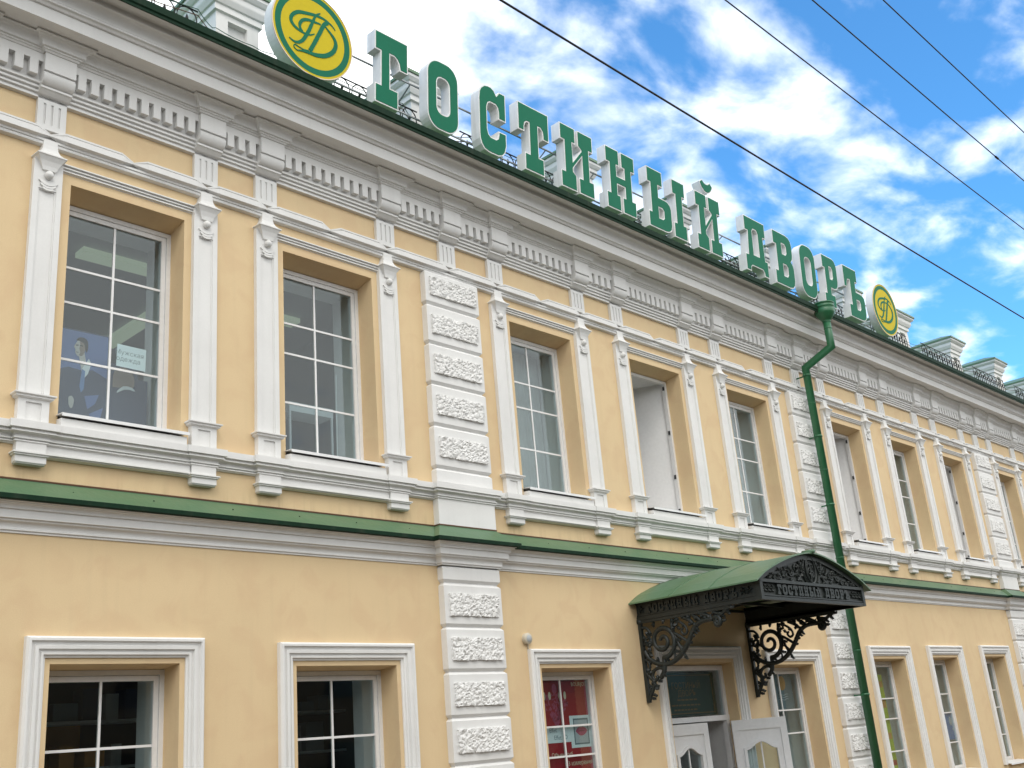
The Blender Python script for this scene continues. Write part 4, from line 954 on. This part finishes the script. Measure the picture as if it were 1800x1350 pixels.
# scroll brackets, drawn in (u = out from the wall, z)
def bracket(X, s):
    def f(b):
        y3 = lambda pts: [(X + s * 0.0, -u, z) for u, z in pts]
        T = lambda pts, r=0.02, sg=6: b.tube(y3(pts), [q * 1.3 for q in r] if isinstance(r, list) else r * 1.35, sg)
        b.box(X - 0.028, X + 0.028, -0.055, -0.005, 2.66, ZB - 0.005)                       # wall plate
        b.box(X - 0.026, X + 0.026, -1.66, -0.02, ZB - 0.055, ZB - 0.014)                   # top bar
        b.sphere((X, -0.03, 3.83), 0.055, 10, 6)
        T(spiral(0.405, 3.505, 0.245, 0.035, 265, 1.72, 40), [0.030 - 0.008 * i / 40 for i in range(41)])   # great volute
        T(smooth_line([(0.06, 3.40), (0.12, 3.29), (0.25, 3.205), (0.40, 3.172), (0.56, 3.195), (0.72, 3.285), (0.85, 3.42), (0.94, 3.55), (1.02, 3.64), (1.12, 3.69), (1.24, 3.702), (1.33, 3.70)], 4), 0.027)
        T(spiral(1.395, 3.655, 0.075, 0.02, 140, -1.2, 16), 0.028); b.sphere((X, -1.395, 3.65), 0.035, 8, 6)
        T(smooth_line([(1.33, 3.70), (1.45, 3.73), (1.56, 3.79), (1.66, 3.835)], 4), [0.022] * 12 + [0.010]); T([(1.46, 3.66), (1.52, 3.655), (1.55, 3.66)], [0.02, 0.018, 0.006])
        T(smooth_line([(0.40, 3.27), (0.395, 3.18), (0.37, 3.08), (0.32, 3.01), (0.29, 2.99)], 4), 0.026)
        T(smooth_line([(0.37, 3.10), (0.30, 3.135), (0.20, 3.11), (0.15, 3.03), (0.19, 2.965), (0.235, 2.99), (0.225, 3.03)], 4), 0.020)
        T(smooth_line([(0.04, 3.28), (0.10, 3.24), (0.12, 3.16), (0.06, 3.08)], 4), 0.016); T(smooth_line([(0.04, 3.08), (0.12, 3.0), (0.17, 2.93), (0.13, 2.84), (0.08, 2.76), (0.04, 2.68)], 4), 0.022)
        T(smooth_line([(0.05, 3.74), (0.14, 3.72), (0.20, 3.64), (0.14, 3.58), (0.06, 3.55)], 4), 0.016); T(smooth_line([(0.05, 3.50), (0.13, 3.47), (0.17, 3.40), (0.10, 3.36)], 4), 0.014)
        T([(0.62, 3.80), (0.60, 3.70), (0.62, 3.60)], 0.02); T(smooth_line([(0.60, 3.60), (0.70, 3.55), (0.80, 3.48), (0.86, 3.44)], 3), 0.018); T(smooth_line([(0.62, 3.62), (0.66, 3.50), (0.70, 3.40), (0.74, 3.30)], 3), 0.016)
        T(smooth_line([(0.66, 3.78), (0.76, 3.73), (0.84, 3.66), (0.86, 3.58), (0.80, 3.55), (0.76, 3.60), (0.79, 3.64)], 3), 0.015); T(smooth_line([(0.80, 3.80), (0.92, 3.74), (0.98, 3.68)], 3), 0.022)
        T(smooth_line([(0.98, 3.80), (1.06, 3.76), (1.12, 3.70)], 3), 0.02); T(smooth_line([(1.12, 3.80), (1.22, 3.77), (1.32, 3.71)], 3), 0.022); T(smooth_line([(1.34, 3.80), (1.40, 3.77), (1.48, 3.755)], 3), 0.02)
        T(smooth_line([(0.58, 3.20), (0.60, 3.28), (0.56, 3.34), (0.52, 3.31)], 3), 0.012); T(smooth_line([(0.60, 3.44), (0.68, 3.42), (0.74, 3.36), (0.70, 3.31)], 3), 0.012)
        rd = random.Random(4)                                                               # cast leaves along the scrolls
        lv = [(0.86, 3.44, -20), (0.93, 3.53, -30), (0.74, 3.30, -50), (0.77, 3.27, -65), (1.03, 3.63, -70), (0.98, 3.60, -60), (0.36, 3.05, -60), (0.24, 2.96, -20), (0.17, 2.90, -20), (0.16, 2.85, 0), (0.12, 2.78, -30), (0.09, 2.72, -10), (0.15, 2.94, 30), (1.58, 3.79, -60), (1.50, 3.74, -60), (1.62, 3.82, 0)]
        lv += [(0.405 + 0.25 * math.cos(R(a)), 3.505 + 0.25 * math.sin(R(a)), a + rd.uniform(-40, 40)) for a in range(0, 360, 40)] + [(rd.uniform(.08, .2), rd.uniform(3.2, 3.75), rd.uniform(0, 360)) for _ in range(16)] + [(rd.uniform(.55, 1.0), rd.uniform(3.60, 3.80), rd.uniform(0, 360)) for _ in range(14)] + [(rd.uniform(1.0, 1.35), rd.uniform(3.72, 3.80), rd.uniform(0, 360)) for _ in range(7)] + [(rd.uniform(.06, .14), rd.uniform(2.75, 3.15), rd.uniform(-60, 60)) for _ in range(8)]
        for u, z, a in lv:
            l = rd.uniform(.06, .10); c, s_ = math.cos(R(a)), math.sin(R(a)); c2, s2 = math.cos(R(a + 55)), math.sin(R(a + 55))
            b.tube([(X, -u, z), (X - .012, -(u + l * .35 * c), z + l * .35 * s_), (X + .008, -(u + l * .7 * c), z + l * .7 * s_), (X, -(u + l * .75 * c + l * .3 * c2), z + l * .75 * s_ + l * .3 * s2)], [0.014, 0.028, 0.020, 0.004], 5)
    return f
for X, s in ((CX0 + 0.02, -1), (CX1 - 0.02, 1)): part('scroll_bracket', 'iron', CAN, bracket(X, s))

# ------------------------------------------------------------------ overhead wires, parallel to the street
for y, z, r, lab_ in ((-6.0, 7.02, 0.0085, 'thick black overhead cable, lowest and longest of the four across the sky'), (-7.0, 7.05, 0.0052, 'thin overhead wire, second from the bottom of the four'), (-7.4, 7.07, 0.0050, 'thin overhead wire with small clamps, third from the bottom of the four'), (-7.76, 7.03, 0.0046, 'thin overhead wire nearest the top right corner of the sky')):
    def wire(b):
        b.tube([(x, y, z + 0.00035 * (x - 14) ** 2 - 0.03) for x in range(-12, 62, 2)], r, 6)
        if y == -7.4:
            for x in (5.9, 9.7, 13.2): b.tube([(x, y, z + 0.00035 * (x - 14) ** 2 - 0.03), (x + .07, y, z + 0.00035 * (x - 14) ** 2 - 0.03)], 0.010, 6)
    tag(part('overhead_cable', 'cable', None, wire, at=(0, y, z)), lab_, 'cable', 'overhead street wires')

# wires strung along the railings and piers
def strung(off, sag):
    pts = []
    x = 2.9
    keys = [(2.9, -0.30)]
    for c in PIERS[:9]: keys += [(c - 0.70, -0.30), (c - 0.33, -0.085), (c + 0.33, -0.085), (c + 0.70, -0.30)]
    for (a, ya), (c, yc) in zip(keys[:-1], keys[1:]):
        for i in range(5):
            t = i / 5; xx = a + (c - a) * t; pts.append((xx, ya + (yc - ya) * t, 10.80 + off + 0.006 * (xx - 6) - sag * 4 * t * (1 - t) + (0.10 if abs(ya + .085) < .01 and abs(yc + .085) < .01 else 0.06 if ya != yc else 0)))
    return pts
tag(part('roof_wire', 'wire_red', None, lambda b: b.tube(strung(-0.03, 0.02), 0.0065, 5), at=(6, -.3, 10.8)), 'brown wire strung along the roof railings and round the piers', 'wire', 'wires along the roof edge')
tag(part('roof_wire', 'wire_green', None, lambda b: b.tube(strung(0.06, 0.035), 0.0055, 5), at=(6, -.3, 10.85)), 'green wire strung just above the brown one along the roof railings', 'wire', 'wires along the roof edge')

# ------------------------------------------------------------------ small things on and behind the facade
al = empty('alarm_sounder', (10.62, 0, 3.50), 'small round cream alarm sounder on the wall beside the red poster window', 'alarm')
def disc_y(b, cx, cz_, prof, seg=20):
    k = len(prof); V = [(cx + r * math.cos(2 * math.pi * s / seg), -y, cz_ + r * math.sin(2 * math.pi * s / seg)) for s in range(seg) for r, y in prof]
    b.add(V, [(s * k + j, ((s + 1) % seg) * k + j, ((s + 1) % seg) * k + j + 1, s * k + j + 1) for s in range(seg) for j in range(k - 1)], True)
M['creamplastic'] = principled('cream_plastic', (0.55, 0.50, 0.40), 0.5)[0]
part('housing', 'creamplastic', al, lambda b: disc_y(b, 10.62, 3.56, [(0.075, 0.0), (0.075, 0.05), (0.066, 0.062), (0.0, 0.064)]))
part('grille', 'greyprint', al, lambda b: disc_y(b, 10.62, 3.56, [(0.045, 0.0645), (0.040, 0.069), (0.0, 0.070)]))
part('conduit', 'creamplastic', al, lambda b: b.tube([(10.64, -0.012, 3.50), (10.645, -0.012, 3.42)], 0.008, 6))

# poster of men in suits inside the first upper window
yp = 0.62
po = part('suit_poster', 'navy', None, lambda b: b.poly([[(4.36, 5.66), (5.46, 5.66), (5.46, 6.42), (5.34, 6.42), (5.34, 6.56), (5.02, 6.56), (5.02, 6.86), (4.36, 6.86)]], yp, yp + 0.008), at=(4.9, yp, 5.66))
tag(po, 'dark blue poster of two men in suits inside the first upper window', 'poster')
part('printed_backdrop', 'blueprint', po, lambda b: b.quad((4.37, yp - .001, 6.30), (5.0, yp - .001, 6.30), (5.0, yp - .001, 6.845), (4.37, yp - .001, 6.845)))
part('printed_suit', 'navy', po, lambda b: b.poly([[(4.37, 5.67), (5.12, 5.67), (5.08, 6.2), (4.98, 6.36), (4.82, 6.43), (4.72, 6.40), (4.55, 6.42), (4.42, 6.36), (4.37, 6.25)]], yp - .004, yp - .002))
part('printed_lapel', 'blueprint', po, lambda b: (b.poly([[(4.74, 6.12), (4.90, 6.16), (4.86, 6.05), (4.78, 5.98)]], yp - .006, yp - .005), b.poly([[(4.80, 5.93), (4.95, 6.02), (4.92, 5.88), (4.84, 5.82)]], yp - .006, yp - .005)))
hd = lambda pts: [(4.685 + (x - 4.685) * 0.82, 6.63 + (z - 6.63) * 0.82) for x, z in pts]
part('printed_face', 'skin', po, lambda b: (b.poly([hd(smooth_line([(4.63, 6.76), (4.605, 6.71), (4.585, 6.665), (4.605, 6.63), (4.603, 6.60), (4.61, 6.575), (4.645, 6.54), (4.69, 6.545), (4.72, 6.59), (4.735, 6.65), (4.73, 6.72), (4.69, 6.77)], 2))], yp - .006, yp - .005), b.poly([[(4.66, 6.57), (4.72, 6.61), (4.755, 6.44), (4.70, 6.38)]], yp - .0055, yp - .0045)))
part('printed_shadow', 'skin2', po, lambda b: b.poly([hd(smooth_line([(4.655, 6.75), (4.665, 6.70), (4.655, 6.65), (4.67, 6.60), (4.655, 6.56), (4.69, 6.55), (4.72, 6.59), (4.735, 6.65), (4.73, 6.72), (4.69, 6.765)], 2))], yp - .0068, yp - .0062))
part('printed_hair', 'hairp', po, lambda b: (b.poly([hd(smooth_line([(4.61, 6.755), (4.635, 6.80), (4.71, 6.815), (4.765, 6.77), (4.77, 6.66), (4.748, 6.61), (4.730, 6.68), (4.715, 6.735), (4.65, 6.758)], 2))], yp - .0078, yp - .0071), b.poly([hd([(4.605, 6.694), (4.64, 6.702), (4.645, 6.690), (4.61, 6.682)])], yp - .0078, yp - .0071), b.poly([hd([(4.66, 6.704), (4.70, 6.70), (4.70, 6.688), (4.66, 6.690)])], yp - .0078, yp - .0071), b.poly([hd([(4.608, 6.597), (4.65, 6.600), (4.648, 6.592), (4.61, 6.590)])], yp - .0078, yp - .0071)))
part('printed_shirt', 'shirt', po, lambda b: (b.poly([[(4.70, 6.42), (4.77, 6.55), (4.80, 6.50), (4.77, 6.38), (4.73, 6.32)]], yp - .007, yp - .006), b.poly([smooth_line([(5.10, 6.24), (5.17, 6.31), (5.27, 6.31), (5.31, 6.27), (5.25, 6.28), (5.18, 6.27), (5.10, 6.22)], 2)], yp - .008, yp - .007)))
part('printed_tie', 'blue', po, lambda b: b.poly([[(4.70, 6.42), (4.735, 6.40), (4.73, 6.20), (4.70, 6.15), (4.68, 6.22)]], yp - .009, yp - .008))
part('printed_hand', 'skin', po, lambda b: b.poly([smooth_line([(4.57, 6.08), (4.60, 6.10), (4.63, 6.06), (4.62, 5.98), (4.60, 5.96), (4.575, 6.0), (4.57, 6.08)], 2)[:-1]], yp - .008, yp - .007))
part('printed_head', 'skin2', po, lambda b: b.poly([smooth_line([(5.05, 6.28), (5.05, 6.42), (5.09, 6.50), (5.18, 6.53), (5.27, 6.48), (5.30, 6.38), (5.28, 6.30), (5.18, 6.29)], 2)], yp - .006, yp - .005))
nt = part('paper_notice', 'paper', None, lambda b: b.box(4.965, 5.30, 0.375, 0.378, 6.435, 6.69), at=(5.13, .375, 6.43)); nt.rotation_euler = (0, R(1.2), 0)
tag(nt, 'white paper notice taped inside the first upper window', 'notice')
part('lettering', 'ink', nt, lambda b: (flat_text(b, 'Мужская', 0.075, 5.11, 0.3745, 6.60), flat_text(b, 'одежда', 0.075, 5.10, 0.3745, 6.525)))
# display stand in the second upper window
ds = empty('display_stand', (7.9, 0.75, 5.66), 'white metal display stand seen in the second upper window', 'display stand')
part('stand_top', 'greyprint', ds, lambda b: b.box(7.35, 8.02, 0.62, 0.95, 6.40, 6.52))
for xx in (7.36, 8.0):
    for yy in (0.63, 0.94): part('stand_leg', 'greyprint', ds, lambda b: b.box(xx - .012, xx + .012, yy - .012, yy + .012, 5.66, 6.40))
part('blind_cord', 'paper', ds, lambda b: b.tube([(8.05, 0.6, 5.7), (8.07, 0.6, 7.0)], 0.005, 5))

# goods behind the street-level windows
for x0, lb, sd in ((4.05, 'dim display shelves with boxes behind the street-level window at far left', 3), (6.9, 'dim display shelves with boxes behind the second street-level window from the left', 9)):
    sh = empty('display_shelf', (x0 + 1.1, 2.2, 0.14), lb, 'shelf', 'shelves inside the shop')
    part('back_panel', 'orange' if sd == 3 else 'roomdark', sh, lambda b: b.box(x0 + 0.55, x0 + 1.7, 2.55, 2.58, 0.2, 3.0))
    rd = random.Random(sd)
    for z in (1.35, 1.85, 2.35, 2.85):
        part('shelf_board', 'greyprint', sh, lambda b: b.box(x0, x0 + 2.3, 2.1, 2.5, z, z + 0.03)); xx = x0 + 0.1
        while xx < x0 + 2.1:
            w = rd.uniform(.1, .28); h_ = rd.uniform(.12, .36); mtn = rd.choice(['slate', 'roomdark', 'greyprint', 'navy', 'orange', 'room'])
            part('goods_box', mtn, sh, lambda b: b.box(xx, xx + w, 2.15, 2.4, z + 0.03, z + 0.03 + h_)); xx += w + rd.uniform(.03, .2)
# curtains
def curtain(x0, x1, z0, z1, y, mat, label, cat='curtain'):
    b = MB(); n = int((x1 - x0) / 0.02); V = []
    for i in range(n + 1):
        x = x0 + (x1 - x0) * i / n; d = 0.018 * math.sin(x * 48) + 0.012 * math.sin(x * 31 + 1)
        V += [(x, y + d, z0), (x, y + d * 0.7, z1), (x, y + d + .004, z0), (x, y + d * .7 + .004, z1)]
    F = []
    for i in range(n): F += [(i * 4, i * 4 + 4, i * 4 + 5, i * 4 + 1), (i * 4 + 2, i * 4 + 3, i * 4 + 7, i * 4 + 6)]
    b.add(V, F, True); tag(b.build('curtain', mat, None, at=((x0 + x1) / 2, y, z0)), label, cat, 'curtains behind the windows')
curtain(10.9, 12.2, 5.66, 8.1, 0.70, 'curtain', 'pale voile curtain in the upper window right of the first rusticated pilaster')
curtain(16.7, 18.0, 5.66, 8.1, 0.70, 'curtain', 'pale voile curtain in the upper window just left of the downpipe')
curtain(23.5, 24.7, 5.66, 8.1, 0.70, 'blind', 'beige curtain in the upper window between two open windows right of the downpipe')
curtain(29.95, 31.1, 5.66, 8.1, 0.70, 'blind', 'beige curtain in the last upper window at the right edge')
curtain(17.05, 18.1, 1.0, 3.15, 0.80, 'blind', 'beige curtain in the street-level window beside the open door')
curtain(20.95, 21.9, 1.0, 3.22, 0.80, 'blind', 'beige curtain in the street-level window right of the downpipe')
curtain(23.6, 24.6, 1.0, 3.24, 0.80, 'blind', 'beige curtain behind the blue poster window')
curtain(26.2, 27.4, 1.0, 3.26, 0.80, 'blind', 'beige curtain in the narrow street-level window at the far right')

# red cosmetics poster
yr = 0.385
rp2 = part('red_poster', 'red', None, lambda b: b.box(11.0, 12.14, yr, yr + 0.004, 1.2, 3.06), at=(11.5, yr, 1.2))
tag(rp2, 'red cosmetics poster with a chandelier filling the street-level window', 'poster')
def chand(b):
    rd = random.Random(2); y = yr - .001
    b.poly([arc(11.40, 2.93, 0.05, 0, 360, 12, .07)[:-1]], y - .001, y)
    for i in range(260):
        t = rd.random(); z = 2.86 - 0.42 * t; w = 0.05 + 0.22 * (1 - abs(t - 0.28) / 0.75) if t < .95 else .03; xx = 11.40 + rd.uniform(-w, w) * (1 if t < .5 else 1.15 - t * .6)
        s = rd.uniform(.008, .02); b.poly([[(xx - s, z), (xx, z - s * 1.3), (xx + s, z), (xx, z + s * 1.3)]], y - .001 - .0003 * (i % 4), y)
part('printed_chandelier', 'pink', rp2, chand)
part('printed_lamp', 'cream', rp2, lambda b: [b.poly([arc(xx, 2.84, 0.026, 0, 360, 12, .055)[:-1]], yr - .004, yr - .002) for xx in (11.18, 11.29, 11.50, 11.61)])
part('printed_edge', 'pink', rp2, lambda b: b.quad((12.04, yr - .0015, 1.22), (12.13, yr - .0015, 1.22), (12.13, yr - .0015, 3.05), (12.04, yr - .0015, 3.05)))
part('printed_band', 'paper', rp2, lambda b: b.quad((11.02, yr - .002, 2.215), (11.66, yr - .002, 2.215), (11.66, yr - .002, 2.43), (11.02, yr - .002, 2.43)))
part('printed_frame', 'paper', rp2, lambda b: b.poly([[(11.66, 2.13), (12.13, 2.13), (12.13, 2.56), (11.66, 2.56)]], yr - .004, yr - .0025))
part('printed_mirror', 'slate', rp2, lambda b: b.poly([[(11.73, 2.17), (12.05, 2.17), (12.05, 2.52), (11.73, 2.52)], cw([(11.75, 2.19), (12.03, 2.19), (12.03, 2.50), (11.75, 2.50)])], yr - .006, yr - .0045))
part('printed_glass', 'greyprint', rp2, lambda b: b.quad((11.75, yr - .005, 2.19), (12.03, yr - .005, 2.19), (12.03, yr - .005, 2.50), (11.75, yr - .005, 2.50)))
part('printed_lips', 'pink', rp2, lambda b: b.poly([smooth_line([(11.765, 2.35), (11.82, 2.395), (11.87, 2.405), (11.89, 2.395), (11.91, 2.405), (11.96, 2.395), (12.015, 2.35), (11.95, 2.30), (11.89, 2.285), (11.83, 2.30), (11.765, 2.35)], 2)[:-1]], yr - .008, yr - .0055))
part('printed_mouth', 'pinkdark', rp2, lambda b: b.poly([[(11.80, 2.35), (11.89, 2.357), (11.98, 2.35), (11.89, 2.342)]], yr - .0095, yr - .0085))
part('lettering', 'cream', rp2, lambda b: (flat_text(b, 'BOURJOIS', 0.075, 11.93, yr - .002, 2.985), flat_text(b, 'Объем губ', 0.085, 11.45, yr - .002, 2.05), flat_text(b, 'в 3 измерениях', 0.085, 11.80, yr - .002, 1.93)))
part('band_lettering', 'slate', rp2, lambda b: (flat_text(b, 'Effet', 0.085, 11.30, yr - .003, 2.38), flat_text(b, 'Effet 3D', 0.085, 11.45, yr - .003, 2.28)))
# sun sticker poster beside the door
sp = part('sun_poster', 'slate', None, lambda b: b.box(17.0, 17.72, 0.372, 0.376, 2.46, 3.10), at=(17.35, .37, 2.46)); tag(sp, 'grey poster with an orange disc in the window beside the open door', 'poster')
part('printed_disc', 'orange', sp, lambda b: b.poly([arc(17.38, 2.90, 0.125, 0, 360, 24)[:-1]], 0.369, 0.3715))
part('printed_wave', 'greyprint', sp, lambda b: [b.tube([(17.22 + .035 * i, 0.370, z + .012 * math.sin(i)) for i in range(10)], 0.008, 4) for z in (2.70, 2.66, 2.62)])
# yellow-green strip poster and blue poster
yg = part('strip_poster', 'lime', None, lambda b: b.box(20.99, 21.20, 0.372, 0.376, 1.1, 3.0), at=(21.1, .37, 1.1)); tag(yg, 'tall yellow-green strip poster in the street-level window right of the downpipe', 'poster')
part('printed_patch', 'red', yg, lambda b: [b.quad((21.0, .3712, z), (21.18, .3712, z), (21.18, .3712, z + h_), (21.0, .3712, z + h_)) for z, h_ in ((1.25, .10), (1.12, .05))])
part('printed_band', 'orange', yg, lambda b: [b.quad((21.02, .3708, z), (21.17, .3708, z), (21.17, .3708, z + h_), (21.02, .3708, z + h_)) for z, h_ in ((2.35, .18), (1.75, .12), (2.75, .12))])
bp_ = part('blue_poster', 'blue', None, lambda b: b.box(23.92, 24.50, 0.372, 0.376, 1.58, 2.16), at=(24.2, .37, 1.58)); tag(bp_, 'blue poster with a pale oval in the second street-level window right of the downpipe', 'poster')
part('printed_oval', 'greyprint', bp_, lambda b: b.poly([arc(24.17, 1.97, 0.07, 0, 360, 18, .095)[:-1]], 0.3695, 0.3715))
part('printed_mark', 'greyprint', bp_, lambda b: b.poly([arc(24.25, 1.80, 0.07, 0, 360, 14, .022)[:-1]], 0.3695, 0.3715))

for o_, dx in ((rp2, 0.12), (sp, 0.20), (yg, 0.33), (bp_, 0.27)): o_.location.x += dx

# house across the street, out of view, added so the lower panes reflect something
H2 = empty('added_facing_house', (12, -22, 0), 'dull plaster house across the street, out of view, added to give the lower panes something to reflect', 'building')
part('wall', 'facade2', H2, lambda b: b.box(-40, 70, -32, -22, 0, 7.5))
part('roof', 'asphalt', H2, lambda b: b.prism_x([(21.5, 7.5), (27, 10.2), (32.5, 7.5)], -41, 71))
for i in range(26):
    for z0 in (1.0, 4.4):
        part('window', 'darkglass', H2, lambda b: b.box(-36 + i * 4, -34.4 + i * 4, -22.02, -21.97, z0, z0 + 2.0))
